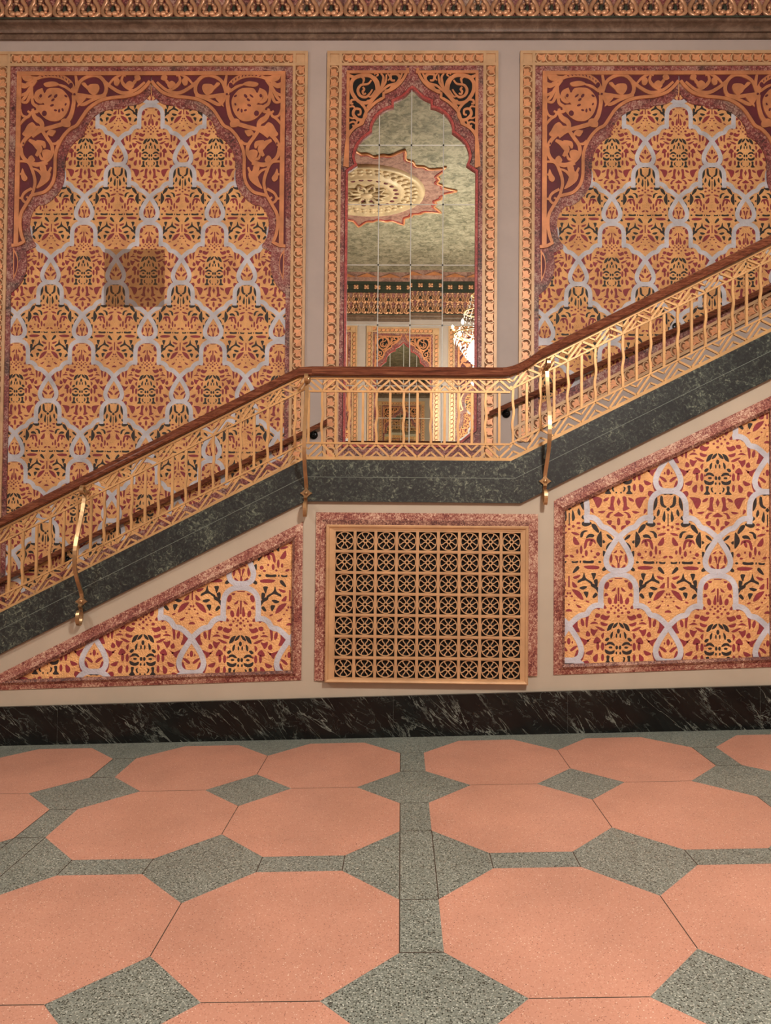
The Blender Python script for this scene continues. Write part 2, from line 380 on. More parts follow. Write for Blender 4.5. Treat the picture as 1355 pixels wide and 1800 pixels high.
B_RED = [('e',100,335,20,12),('e',45,370,14,14),('e',105,388,18,10),('ce',0,352,10,10),('ce',0,400,14,10),('p',(53,486),(85,520),(107,563),(68,568),(46,535)),('p',(26,436),(75,438),(108,462),(60,460)),
 ('p',(166,604),(173,540),(198,508),(263,515),(278,560),(248,535),(205,536),(188,595)),('e',235,552,15,32,.3),('e',130,625,13,43),('e',88,645,12,22),('e',185,662,15,30),('e',310,670,20,19),('e',280,706,16,10),
 ('e',30,697,22,12,.4),('e',150,700,12,10),('e',240,640,10,12),('p',(172,806),(250,798),(313,808),(302,832),(220,834),(184,824)),('p',(50,922),(116,903),(104,927),(66,942)),('c',-7,920,7,920,7,1028,-7,1028),
 ('p',(40,978),(88,1028),(44,1032)),('p',(40,1066),(115,1088),(150,1165),(95,1140)),('e',14,1102,10,12),('e',30,1135,12,9),('p',(78,1222),(134,1250),(105,1258)),('c',-34,1300,-24,1282,0,1274,24,1282,34,1300),('ce',0,1225,9,9),
 ('e',200,1190,20,8,.4),('e',60,1180,10,8)]
T_A = [('ce',0,-72,17,32),('p',(18,24),(48,-10),(92,-22),(72,6),(36,34)),('p',(88,26),(104,44),(84,88),(62,100)),('c',-32,106,32,106,20,114,-20,114),('e',38,-60,8,12)]
T_B = [('ce',0,82,12,30),('p',(22,112),(70,68),(64,108),(30,126)),('p',(75,-42),(94,10),(82,48),(66,10)),('p',(18,-88),(54,-60),(28,-60)),('p',(10,-15),(37,-22),(17,30),(7,62))]
DOME = [(0,-27),(80,-18),(148,22),(184,84),(194,160),(194,250),(194,330)]
SHL_A = [(160,318),(212,310),(262,318),(310,352),(340,400),(372,416),(412,424),(470,466),(542,537)]
SHL_B = [(160,280),(212,270),(262,274),(312,306),(344,352),(374,376),(416,388),(472,428),(543,488)]
LOOP = [(0,-243),(50,-168),(102,-84),(133,-4),(134,48),(112,98),(62,128),(0,134)]
def wallpaper(mb, conv, xa, za, P, V, y, wd=70):
    """gilt ground filling convex polygon conv, cells hung from an A dome at (xa, za)"""
    conv = ccw(conv); mb.flat(conv, y, GOLD)
    x0, x1 = min(p[0] for p in conv), max(p[0] for p in conv); z0, z1 = min(p[1] for p in conv), max(p[1] for p in conv)
    sx, sz = P/UA, V/PER
    def shapes(lst, mt, cx, cz, kx, lift):
        for sh in lst:
            k = sh[0]
            if k == 'e': pl = [ell(*sh[1:])]
            elif k == 'ce': pl = [ell(*sh[1:])]
            elif k == 'c': pl = [[(sh[i], sh[i+1]) for i in range(1, len(sh), 2)]]
            else: pl = [smooth(list(sh[1:]), 3)]
            if k in ('e', 'p'): pl.append([(-a, b) for a, b in pl[0]])
            for q in pl:
                mx_, mz_ = sum(p[0] for p in q)/len(q), sum(p[1] for p in q)/len(q)
                q = [(mx_+(p[0]-mx_)*1.14, mz_+(p[1]-mz_)*1.14) for p in q]
                w = clip([(cx+a*kx, cz-b*sz) for a, b in q], conv)
                if len(w) > 2: mb.flat(w, y-lift, mt)
    def strap(pts, cx, cz, lift):
        for sg in (1, -1):
            q = smooth([(cx+sg*a*sx, cz-b*sz) for a, b in pts], 3, False)
            L, R = ribbon(q, wd*sx)
            for i in range(len(L)-1):
                w = clip(ccw([L[i], L[i+1], R[i+1], R[i]]), conv)
                if len(w) > 2: mb.flat(w, y-lift-(0.00015 if sg > 0 else 0), SILVER)
    I = int((x1-x0)/P)+3; J = int((z1-z0)/V)+3
    for i in range(-I, I+1):
        for j in range(-J, J+1):
            cx, cz = xa+i*P, za-j*V
            bx, bz = cx+P/2, cz-938*sz
            for (X, Z, red, blk, T, kx, ty) in ((cx, cz, A_RED, A_BLK, T_A, sx, 778), (bx, bz, B_RED, B_BLK, T_B, P/UB, 715)):
                if X+P < x0 or X-P > x1 or Z-V < z1*0+z0-V or Z-V > z1: 
                    if X+P < x0 or X-P > x1 or Z-V > z1 or Z < z0-0.2: continue
                shapes(red, GARNET, X, Z, kx, 0.0008); shapes(blk, JET, X, Z, kx, 0.0010)
                strap(DOME, X, Z, .0020); strap(SHL_A if ty == 778 else SHL_B, X, Z, .0023)
                shapes(T, GARNET, X+P/2, Z-ty*sz, kx, 0.0008)
                strap(LOOP, X+P/2, Z-(ty+2)*sz, .0026)

# ------------------------------------------------------------------ gilded frame with leaf ornament
def ornament_unit(mb, O, U, Vv, L, W, y):
    """one scroll-and-leaf unit, length L along U, width W along Vv (2-D unit vectors), origin O"""
    def T(a, b): return (O[0]+U[0]*a*L+Vv[0]*b*W, O[1]+U[1]*a*L+Vv[1]*b*W)
    leaf = smooth([(.24,.05),(.36,.30),(.30,.52),(.46,.66),(.58,.60),(.70,.80),(.90,.74),(.98,.50),(.90,.28),(1.0,.05),(.62,.17)], 2)
    leaf = [(.62+(a-.62)*1.12, .44+(b-.44)*1.14) for a, b in leaf]
    mb.plate([T(a, b) for a, b in leaf], y-0.010, y, LEAFG)
    sc = smooth([(.24,-.02),(.07,.22),(.03,.50),(.10,.76),(.30,.93),(.50,.93),(.60,.82),(.54,.74)], 3, False)
    Lr, Rr = ribbon([T(a, b) for a, b in sc], W*0.12)
    mb.ring(Lr, Rr, y-0.014, y, TAN, closed=False)
    mid = ribbon([T(.40,.48),T(.60,.40),T(.80,.18)], W*0.035); mb.ring(mid[0], mid[1], y-0.013, y-0.010, TAN, closed=False)
FW = 0.162; FIL = 0.031         # frame and fillet width
def frame_side(mb, p, q, inward, y, corner0=True, corner1=True):
    """one straight run of gilded frame whose OUTER edge runs p -> q; inward = unit normal towards the panel"""
    p, q, n = Vector(p), Vector(q), Vector(inward); d = (q-p); Ltot = d.length; d.normalize()
    def quad(a, b, s0, s1): return [tuple(p+d*s0+n*a), tuple(p+d*s1+n*a), tuple(p+d*s1+n*b), tuple(p+d*s0+n*b)]
    mb.plate(quad(0, FIL, 0, Ltot), y-0.034, y, TAN); mb.plate(quad(FW-FIL, FW, 0, Ltot), y-0.034, y, TAN)
    mb.plate(quad(FIL, FW-FIL, 0, Ltot), y-0.012, y, BROWN)
    s0, s1 = (FW if corner0 else 0.0), Ltot-(FW if corner1 else 0.0)
    for on, a in ((corner0, 0.0), (corner1, Ltot-FW)):
        if on:
            mb.plate(quad(FIL, FW-FIL, a+FIL, a+FW-FIL), y-0.020, y, TAN)
            for b in ((0 if a == 0 else a), a+FW-FIL): mb.plate(quad(FIL, FW-FIL, b, b+FIL), y-0.034, y, TAN)
    N = max(1, round((s1-s0)/0.111)); st = (s1-s0)/N
    for i in range(N):
        O = p+d*(s0+i*st)+n*FIL
        ornament_unit(mb, O, d, n, st, FW-2*FIL, y-0.012)

def px_half(pts, xc, Y=YB):
    """photo pixels of a left half profile -> (distance from centre, z)"""
    out = []
    for a, b in (arcs(pts) if len(pts) > 2 else pts):
        x, z = at(a, b, Y); out.append((x-xc, z))
    return out
def arcs(pts, k=3):
    """smooth a polyline but keep its cusps"""
    cut = [0]
    for i in range(1, len(pts)-1):
        a = Vector((pts[i][0]-pts[i-1][0], pts[i][1]-pts[i-1][1])); b = Vector((pts[i+1][0]-pts[i][0], pts[i+1][1]-pts[i][1]))
        if a.angle(b) > 0.72: cut.append(i)
    cut.append(len(pts)-1); out = []
    for a, b in zip(cut, cut[1:]):
        seg = pts[a:b+1]; q = smooth(seg, k, False) if len(seg) > 2 else list(seg)
        out += q if not out else q[1:]
    return out
def mirrored(half): return half+[(-a, b) for a, b in half[::-1]]

# strokes of the fretwork, right from the photograph's left spandrels
def Z2(x, y): return (x/4.839, 90+y/4.839)
def Z7(x, y): return (600+x/10.42, 120+y/10.42)
WIDE_STROKES = [((12,24,22),[(215,296),(290,256),(360,230),(440,222),(520,236),(585,277),(618,330),(632,384)]),((10,18,14),[(140,470),(200,410),(240,340),(300,262)]),
 ((8,16,6),[(200,205),(255,240),(330,240)]),((24,26,8),[(165,300),(200,312),(262,290)]),((12,16,8),[(150,398),(215,372),(256,330)]),((8,16,10),[(150,440),(215,450),(250,380),(265,330)]),
 ((8,14,12),[(490,300),(550,320),(610,362)]),((12,18,12),[(262,300),(258,360),(276,420)]),((14,18,10),[(632,384),(652,310),(636,200)]),((16,18,18),[(636,384),(676,280),(752,230),(830,226),(886,270),(906,335),(880,392),(790,404),(700,392),(640,384)]),
 ((18,20,26),[(622,390),(624,460),(600,560),(560,622)]),((10,18,8),[(640,400),(690,470),(790,430),(905,395)]),
 ((16,18,12),[(886,270),(960,330),(1050,372),(1150,350),(1240,280)]),((8,14,10),[(905,330),(960,262),(1010,228),(1060,205)]),((8,18,10),[(1060,205),(1040,270),(1090,330),(1150,352)]),((8,16,8),[(1190,215),(1150,280),(1100,330)]),
 ((26,22,14),[(360,350),(312,372),(302,420),(340,448),(368,425)]),((14,18,12),[(262,400),(272,460),(310,490),(312,525),(280,530),(268,505)]),((14,30,14),[(262,520),(290,580),(345,625),(352,690)]),
 ((8,14,10),[(160,500),(180,560),(225,575),(248,545),(225,525)]),((8,14,8),[(160,640),(190,600),(225,578)]),((22,20,20),[(540,632),(440,660),(340,688),(262,740)]),
 ((20,18,18),[(352,660),(262,712),(196,775),(168,850),(198,930),(290,974),(380,954),(434,892),(436,818),(386,742),(352,690)]),((8,20,8),[(380,742),(420,700),(468,700)]),
 ((12,34,14),[(236,770),(290,800),(330,850),(300,905)]),((12,26,8),[(300,780),(360,800),(372,840)]),((10,16,10),[(436,860),(410,910),(350,930),(330,890)]),((8,14,8),[(432,800),(470,800),(500,770)]),
 ((10,16,14),[(140,950),(226,958),(268,1030),(290,1130),(262,1238)]),((8,14,8),[(268,1010),(330,1040),(380,1130)]),((14,12,10),[(262,1180),(200,1216),(178,1262),(205,1298),(238,1272),(215,1250)]),((10,12,8),[(150,1262),(180,1262)]),
 ((10,12,8),[(160,1060),(200,1050)]),((10,16,8),[(226,958),(300,985),(400,970)]),((10,14,8),[(430,1000),(400,1060),(372,1100)])]
WIDE_BLOBS = [[(655,396),(735,398),(712,440),(655,492),(668,440)],[(365,292),(430,275),(475,282),(500,302),(458,316),(387,321)],[(172,214),(210,204),(256,226),(264,256),(232,276),(190,262)],[(692,296),(722,284),(746,312),(772,298),(832,298),(848,330),(830,372),(800,392),(762,372),(742,344)],
 [(345,352),(374,374),(400,338),(460,330),(520,340),(566,384),(590,440),(578,510),(548,566),(500,605),(440,612),(380,590),(330,540),(304,494),(332,474),(374,470),(334,432),(322,390)],
 [(520,600),(560,590),(596,620),(590,660),(545,660),(515,640)],[(200,690),(230,640),(270,620),(300,650),(330,655),(280,700),(240,740),(200,740),(180,720)],[(350,870),(390,850),(432,870),(420,920),(370,930)],
 [(170,1050),(182,1010),(200,1050),(225,1090),(205,1120),(175,1100)],[(330,990),(380,985),(392,1030),(425,1050),(410,1110),(350,1160),(300,1180),(330,1120),(345,1060)],
 [(975,250),(1000,240),(1025,270),(1005,310),(975,300)],[(1075,300),(1110,270),(1150,300),(1120,340)],[(1150,230),(1190,220),(1205,255),(1165,270)],[(230,930),(262,900),(290,940),(262,965)],
 [(1035,215),(1075,208),(1070,235)],[(470,690),(440,740),(400,720),(420,700)]]
WIDE_DARK = [('e',470,400,12,20,.7),('e',446,432,10,18,.9),('e',438,478,10,18,1.2),('e',468,520,14,9,.2),('e',500,524,9,17,.1),('e',530,516,9,15,-.4),('e',556,470,8,12,.5),('e',558,400,16,9,.6),('e',372,546,22,24,0),('e',340,398,12,16,.4),('e',420,400,8,22,.9),
 ('e',632,384,10,10,0),('e',352,233,4,11,-1.15),('e',384,226,4,11,-0.90),('e',414,223,4,11,-0.80),('e',444,222,4,11,-0.70),('e',474,226,4,11,-0.60),('e',504,232,4,11,-0.50),('e',533,243,4,11,-0.35),('e',560,258,4,11,-0.20),('e',584,277,4,11,-0.10),
 ('e',600,310,18,24,.3),('e',190,800,6,10,.2),('e',186,830,6,10,0)]
MIR_STROKES = [((34,36,30),[(250,600),(178,480),(165,330),(225,228),(330,184),(440,172),(530,190),(604,262),(644,370),(636,500),(560,612),(450,676),(330,664),(250,600)]),
 ((14,28,14),[(540,260),(480,330),(350,352),(290,440),(328,540),(430,574),(506,512),(560,430)]),((16,22,14),[(380,390),(410,430),(380,470),(400,520),(440,500)]),
 ((20,24,18),[(690,462),(662,300),(590,196)]),((18,24,14),[(700,452),(742,330),(762,210),(716,140)]),((20,28,18),[(716,474),(850,364),(1000,320),(1064,222),(1006,152),(900,166),(912,262),(978,268)]),
 ((14,22,14),[(720,430),(800,300),(820,160)]),((22,28,24),[(700,482),(566,620),(462,770)]),((24,30,16),[(250,606),(350,690),(430,790),(440,900),(380,984),(280,972),(204,880),(238,790),(330,800),(336,880),(286,896)]),
 ((14,24,14),[(250,620),(176,628),(160,690),(206,690)]),((14,22,14),[(120,1056),(200,1020),(262,1062),(222,1106),(190,1080)]),((14,18,10),[(300,966),(210,1130),(130,1190)]),((12,18,10),[(380,960),(310,1080)]),((14,18,12),[(430,870),(400,1010)]),
 ((26,30,14),[(110,170),(200,206),(236,190)]),((12,16,10),[(590,160),(632,132),(664,170),(626,194)]),((10,18,10),[(830,130),(888,216),(846,270)]),((12,20,12),[(1120,110),(1066,250)]),((10,20,10),[(480,560),(540,560),(610,450)]),((12,18,10),[(110,760),(200,740),(240,790)]),((12,18,10),[(960,320),(880,430),(780,450)]),((10,18,12),[(110,930),(190,960),(240,950)]),((12,26,10),[(330,190),(400,240),(380,330)]),((14,20,10),[(560,660),(480,640),(440,676)])]
def fretwork(mb, strokes, blobs, darks, Z, xc, sc, side, y, gold, dark, wk=1.75):
    def T(x, z_): 
        a, b = at(*Z(x, z_), YB); return (side*(a-xc), b)
    k = sc/163.5
    for n_, (w, pts) in enumerate(strokes):
        lift = 0.0100+.00006*n_
        q = smooth([T(*p) for p in pts], 5, False)
        L, R = ribbon(q, tuple(v_*k*wk for v_ in w)); mb.ring(L, R, y-lift, y, gold, closed=False)
    for n_, b in enumerate(blobs): mb.plate([T(*p) for p in smooth(b, 3)], y-0.0128-.00006*n_, y, gold)
    for d in darks: mb.flat([T(*p) for p in ell(*d[1:])], y-0.0142, dark)

# ------------------------------------------------------------------ profiles measured on the photograph (left halves, pixels)
W_IN = [(265.3,166.5),(254,179),(239.7,186),(215,188.5),(215,193),(192,194.4),(175.7,199.5),(161,210),(151,224),(147,235),(147,241),(132,249),(120,263.6),(113.7,280),(111.6,296.7),(111.3,313),(109,325),(102.4,337.8),(88,353.7),(75.7,361),(65,362.3),(54.8,374),(49.7,389.8),(50,407),(53.8,421.6),(59.8,430),(59.8,435),(42.5,443),(43.6,453),(44.2,467.8),(39,488),(28.8,505),(17,515)]
W_OUT = [(265.3,146),(258,155),(244,166.5),(223,173),(205,174.5),(180,179),(157,193),(142.6,212),(134,224),(122,230.5),(107.5,247),(97,272),(95.5,307),(90.5,325.6),(78.5,339),(64,343.5),(53.7,346),(43.4,363),(35,378),(33,395.6),(35.5,414),(40.3,427),(29,432.4),(18,433.5)]
M_IN = [(722.8,158.4),(715,167),(705.6,174.7),(691,181.4),(691,191.5),(680.6,194),(670,199.7),(661.4,207.3),(655.7,216),(652.3,225.6),(652.3,235),(635.5,247.6),(626,260),(621.8,273.5),(622,282),(626,293),(609.5,304)]
M_OUT = [(719,126),(713,141),(703.6,153.6),(691,163),(675.8,170),(675.8,177.6),(662.4,185.3),(651,195.8),(644,204.5),(640.3,216),(638.4,222.7),(624,230.4),(614.4,242),(610.6,254),(608.6,273.6),(606.4,298)]

ZTOP = at(700, 93, YB)[1]           # outer top of all the gilded frames
XM = (at(573.5,300,YB)[0]+at(874,300,YB)[0])/2    # mirror axis
HWM = (at(874,300,YB)[0]-at(573.5,300,YB)[0])/2
XL = at(264.5,300,YB)[0]; XR = at(1192,300,YB)[0]; HW = 1.712

def arched_panel(label, xc, zl, zr, loc, rz=0):
    """wide panel; zl, zr: height of the frame's outer lower edge at its left and right end"""
    root = thing('wall_panel', label, 'wall panel', loc, rz, 'arched wallpaper panels')
    org = (xc, YB, 0); sl = (zr-zl)/(2*HW)
    X = lambda a: xc+a
    low = lambda a, off: zl+(a+HW)*sl+off*math.sqrt(1+sl*sl)
    y = YB
    hw1 = HW-FW; zt1 = ZTOP-FW                      # inside the frame
    # gilt wallpaper
    mb = MB(); f_ = [(X(-hw1), low(-hw1, FW)), (X(hw1), low(hw1, FW)), (X(hw1), zt1), (X(-hw1), zt1)]
    za = at(264.5, 189, YB)[1]
    wallpaper(mb, f_, xc, za, 0.7155, 1.296, y-0.010); mb.build('wallpaper', root, org, merge=False)
    # mottled border: straight legs + arch
    mw = at(26.0,250,YB)[0]-at(13.5,250,YB)[0]
    win = px_half(W_IN, XL); k = (hw1-mw+0.035)/-win[-1][0]*1.0
    s_ = (hw1-mw)/(-px_half([(24.5,300)], XL)[0][0])
    win = [(a*s_, b) for a, b in win]; wout = [(a*s_, b) for a, b in px_half(W_OUT, XL)]
    hw2 = hw1-mw; zt2 = zt1-(at(300,116,YB)[1]-at(300,126,YB)[1])
    mb = MB()
    zb = win[-1][1]
    hb = hw1-0.05
    for sg in (-1, 1):
        b_in = [(X(sg*hb), zb), (X(sg*hb), low(sg*hb, FW+0.085))]
        mb.plate([(X(sg*hw1), zb+.6), (X(sg*hb), zb+.6), b_in[1], (X(sg*hw1), low(sg*hw1, FW+0.085))], y-0.024, y-0.004, RED)
        # band under the spandrel following the arch
        q = [(X(sg*abs(a)), b) for a, b in win]
        edge = [(X(0), zt1)]+[(X(sg*hw1), zt1), (X(sg*hw1), zb)]
        mb.plate(q+[(X(sg*hw1), zb), (X(sg*hw1), zt1), (X(0), zt1)], y-0.022, y-0.009, RED)
    mb.plate([(X(-hw1), low(-hw1, FW)), (X(hw1), low(hw1, FW)), (X(hw1), low(hw1, FW+0.085)), (X(-hw1), low(-hw1, FW+0.085))], y-0.024, y-0.004, RED)
    mb.build('mottled_border', root, org)
    # fretwork spandrels
    for sg in (-1, 1):
        o = [(X(sg*abs(a)), b) for a, b in wout]
        mb = MB()
        mb.plate(o+[(X(sg*hw2), wout[-1][1]), (X(sg*hw2), zt2), (X(0), zt2)], y-0.026, y-0.018, MAROON)
        g = y-0.026
        q = o; 
        L, R = ribbon(q, 0.034); mb.ring(L, R, g-0.0150, g, COPPER, closed=False)
        mb.plate([(X(sg*hw2), zt2), (X(sg*(hw2-.05)), zt2), (X(sg*(hw2-.05)), wout[-1][1]), (X(sg*hw2), wout[-1][1])], g-0.0155, g, COPPER)
        mb.plate([(X(sg*hw2), zt2), (X(0), zt2), (X(0), zt2-.042), (X(sg*hw2), zt2-.042)], g-0.0160, g, COPPER)
        sub = MB(); fretwork(sub, WIDE_STROKES, WIDE_BLOBS, WIDE_DARK, Z2, XL, 1.0*163.5/4.839/163.5*1.0, -sg*1.0 if sg > 0 else 1.0, g, COPPER, MAROON)
        off = len(mb.v)
        mb.v += [(X(p[0]*s_), p[1], p[2]) for p in sub.v]; mb.f += [tuple(i+off for i in f) for f in sub.f]; mb.sm += sub.sm
        mb.mi += [mb.m(sub.mats[i]) for i in sub.mi]
        # small crescent under the spandrel
        cr = smooth([at(20,437,YB), at(27,450,YB), at(28.5,465,YB), at(26,480,YB), at(20,493,YB)], 3, False)
        cr = [(X(sg*abs(a-XL)*s_), b) for a, b in cr]
        mb.plate(cr, g, y-0.020, COPPER); c0 = (sum(p[0] for p in cr)/len(cr), sum(p[1] for p in cr)/len(cr))
        mb.plate([(c0[0]+(p[0]-c0[0])*.62, c0[1]+(p[1]-c0[1])*.72) for p in cr], g-0.002, g, MAROON)
        o_ = mb.build('fretwork_spandrel', root, org, merge=False)
    # gilded frame
    mb = MB()
    tl, tr = (X(-HW), ZTOP), (X(HW), ZTOP)
    frame_side(mb, tl, tr, (0,-1), y-0.004)
    frame_side(mb, (X(-HW), ZTOP-FW), (X(-HW), zl), (1,0), y-0.004, False, False)
    frame_side(mb, (X(HW), zr), (X(HW), ZTOP-FW), (-1,0), y-0.004, False, False)
    n = Vector((-sl, 1)).normalized()
    frame_side(mb, (X(-HW), zl), (X(HW), zr), tuple(n), y-0.0045, False, False)
    mb.build('gilded_frame', root, org)
    return root

def mirror_panel(label, xc, loc, rz=0):
    root = thing('arched_mirror', label, 'mirror', loc, rz, 'arched mirrors'); org = (xc, YB, 0); y = YB; X = lambda a: xc+a
    hw1 = HWM-FW; zt1 = ZTOP-FW
    zb = at(705, 806, YB)[1]                       # outer lower edge
    zi = at(705, 783, YB)[1]; hwi = (at(834.5,400,YB)[0]-at(609.5,400,YB)[0])/2
    # silvered tiles
    xs = [-hwi-.03]+[at(p,400,YB)[0]-xc for p in (665.3,721.8,778.2)]+[hwi+.03]
    zs = [at(720,p,YB)[1] for p in (150.5,256.6,360.6,466.8,572.4,678.8,790)]
    bw = 0.0042
    for i in range(4):
        for j in range(6):
            a0, a1, c1, c0 = X(xs[i])+.0008, X(xs[i+1])-.0008, zs[j]-.0008, zs[j+1]+.0008
            mb = MB(); yy = y-0.014
            mb.flat([(a0+bw,c0+bw),(a1-bw,c0+bw),(a1-bw,c1-bw),(a0+bw,c1-bw)], yy, MIRROR)
            I_ = [(a0+bw,yy,c0+bw),(a1-bw,yy,c0+bw),(a1-bw,yy,c1-bw),(a0+bw,yy,c1-bw)]
            O_ = [(a0,yy+.002,c0),(a1,yy+.002,c0),(a1,yy+.002,c1),(a0,yy+.002,c1)]
            for k in range(4): l = (k+1) % 4; mb.face([O_[k], O_[l], I_[l], I_[k]], MBEVEL)
            mb.face([(p[0], yy+.006, p[2]) for p in O_[::-1]], STEEL)
            for k in range(4): l = (k+1) % 4; mb.face([(O_[k][0],yy+.006,O_[k][2]),(O_[l][0],yy+.006,O_[l][2]),O_[l],O_[k]], STEEL)
            cx, cz = (a0+a1)/2, (c0+c1)/2
            o_ = mb.build('mirror_tile', root, (cx, yy, cz)); o_.location = (cx-xc, yy-y, cz)
            rr = random.Random(i*7+j*13+1); o_.rotation_euler = (math.radians(rr.uniform(-.13,.13)), 0, math.radians(rr.uniform(-.10,.10)))
    for i in (1, 2, 3):
        for j in range(1, 6):
            mb = MB(); mb.plate([(p[0], p[1]) for p in ell(X(xs[i]), zs[j], .009, .009, 0, 12)], y-0.022, y-0.012, STEEL); mb.build('pin', root, org)
    s_ = hwi/-px_half([(609.5,304)], XM)[0][0]
    mi = [(a*s_, b) for a, b in px_half(M_IN, XM)]; mi[0] = (0, mi[0][1]); mo = [(a*s_, b) for a, b in px_half(M_OUT, XM)]
    mw = at(607.5,200,YB)[0]-at(599,200,YB)[0]; hw2 = hw1-mw; zt2 = zt1-(at(720,116,YB)[1]-at(720,126,YB)[1])
    mb = MB(); zq = mi[-1][1]
    ch = 0.17                                       # the lower right corner is cut off along the stair
    for sg in (-1, 1):
        q = [(X(sg*abs(a)), b) for a, b in mi]
        mb.plate(q+[(X(sg*hw1), zq), (X(sg*hw1), zt1), (X(0), zt1)], y-0.032, y-0.012, RED)
        mb.plate([(X(sg*hwi), zq), (X(sg*hw1), zq), (X(sg*hw1), zb+FW*0+.02), (X(sg*hwi), zi)], y-0.032, y-0.005, RED)
    mb.plate([(X(-hw1), zb+.02), (X(hw1), zb+.02), (X(hwi), zi), (X(-hwi), zi)], y-0.0318, y-0.005, RED)
    mb.plate([(X(hwi+.02), zi-.02), (X(hwi+.02), zi+ch), (X(hwi-.20), zi-.02)], y-0.0325, y-0.014, RED)
    mb.build('mottled_border', root, org)
    mb = MB()                                       # raised inner moulding with a dark groove
    def inset(P, w):
        n = len(P); out = []
        for i in range(n):
            a, b, c_ = Vector(P[i-1]), Vector(P[i]), Vector(P[(i+1) % n])
            n1 = Vector((-(b-a).y, (b-a).x)).normalized(); n2 = Vector((-(c_-b).y, (c_-b).x)).normalized()
            m_ = (n1+n2); m_ = m_/max(0.5, m_.dot(n1)) if m_.length > 1e-6 else n1
            out.append(tuple(b+m_*w))
        return out
    loop = ccw([(X(a), b) for a, b in mi[1:]][::-1]+[(X(0), mi[0][1])]+[(X(-a), b) for a, b in mi[1:]]+[(X(hwi), zi+ch), (X(hwi-.20), zi), (X(-hwi), zi)])
    o1, o2, o3 = inset(loop, -0.030), inset(loop, -0.023), inset(loop, 0.004)
    mb.ring(o2, o3, y-0.042, y-0.012, REDB); mb.ring(o1, o2, y-0.0335, y-0.031, VOID)
    mb.build('inner_moulding', root, org, merge=False)
    for sg in (-1, 1):
        o = [(X(sg*abs(a)), b) for a, b in mo]; mb = MB()
        mb.plate(o+[(X(sg*hw2), mo[-1][1]), (X(sg*hw2), zt2), (X(sg*abs(mo[0][0])), zt2)], y-0.036, y-0.030, VOID)
        g = y-0.036
        inn = [(p[0]+sg*.014, p[1]+.010) for p in o]
        L, R = ribbon(inn, 0.030); mb.ring(L, R, g-0.0150, g, COPPER, closed=False)
        mb.plate([(X(sg*hw2), zt2), (X(sg*(hw2-.033)), zt2), (X(sg*(hw2-.033)), mo[-1][1]), (X(sg*hw2), mo[-1][1])], g-0.0155, g, COPPER)
        mb.plate([(X(sg*hw2), zt2), (X(sg*abs(mo[0][0])), zt2), (X(sg*abs(mo[0][0])), zt2-.03), (X(sg*hw2), zt2-.03)], g-0.0160, g, COPPER)
        sub = MB(); fretwork(sub, MIR_STROKES, [smooth([(640,430),(690,420),(730,470),(690,520),(640,500)], 2), [(880,400),(960,330),(1000,360),(900,430)]], [], Z7, XM, 1/10.42, -1.0 if sg > 0 else 1.0, g, COPPER, VOID, 2.0)
        off = len(mb.v)
        mb.v += [(X(p[0]*s_), p[1], p[2]) for p in sub.v]; mb.f += [tuple(i+off for i in f) for f in sub.f]; mb.sm += sub.sm
        mb.mi += [mb.m(sub.mats[i]) for i in sub.mi]
        mb.build('fretwork_spandrel', root, org, merge=False)
    mb = MB()
    frame_side(mb, (X(-HWM), ZTOP), (X(HWM), ZTOP), (0,-1), y-0.004)
    frame_side(mb, (X(-HWM), ZTOP-FW), (X(-HWM), zb), (1,0), y-0.004, False, False)
    frame_side(mb, (X(HWM), zb), (X(HWM), ZTOP-FW), (-1,0), y-0.004, False, False)
    frame_side(mb, (X(-hw1), zb-FW+.02), (X(hw1), zb-FW+.02), (0,1), y-0.0045, False, False)
    mb.build('gilded_frame', root, org)
    return root

# ------------------------------------------------------------------ the setting
XW = 9.0; ZC = 1.55+6.5
mb = MB(); mb.box(-XW, XW, YB, YB+.2, -0.6, ZC+.1, WALL); struct('wall_back', mb)
mb = MB(); mb.box(-XW, XW, YO-.2, YO, -0.6, ZC+.1, WALL); struct('wall_opposite', mb)
mb = MB(); mb.box(-XW-.2, -XW, YO, YB, -0.8, ZC+.1, WALL); struct('wall_left', mb)
mb = MB(); mb.box(XW, XW+.2, YO, YB, -0.8, ZC+.1, WALL); struct('wall_right', mb)
mb = MB(); mb.box(-XW, XW, YO, YB, ZC, ZC+.1, CEILG); struct('ceiling', mb)
# floor: grey terrazzo with blocks of pink octagons
mb = MB(); PH = -0.0048; X0, Y0 = 0.1143, 5.4112-5.56
TW, TL, CX_, CY_, S1, S2 = 0.9168, 0.9287, 0.262, 0.2717, 0.1623, 0.159
def G(x, y, h=0.0):
    a = x*math.cos(PH)-y*math.sin(PH)+X0; b = x*math.sin(PH)+y*math.cos(PH)+Y0
    return (a, b, floor_z(a)+h)
mb.face([(-XW, YO, floor_z(-XW)), (XW, YO, floor_z(XW)), (XW, 0.05, floor_z(XW)), (-XW, 0.05, floor_z(-XW))], GREY)
mb.face([(-XW, YO, floor_z(-XW)-.2), (-XW, 0.05, floor_z(-XW)-.2), (XW, 0.05, floor_z(XW)-.2), (XW, YO, floor_z(XW)-.2)], GREY)
jw = 0.0022
def line(a, b):
    d = Vector((b[0]-a[0], b[1]-a[1])); n = Vector((-d.y, d.x)).normalized()*jw
    mb.face([G(a[0]-n.x,a[1]-n.y,.0010), G(b[0]-n.x,b[1]-n.y,.0010), G(b[0]+n.x,b[1]+n.y,.0010), G(a[0]+n.x,a[1]+n.y,.0010)], JOINT)
PXB, PYB = 2*TW+S1, 2*TL+S2
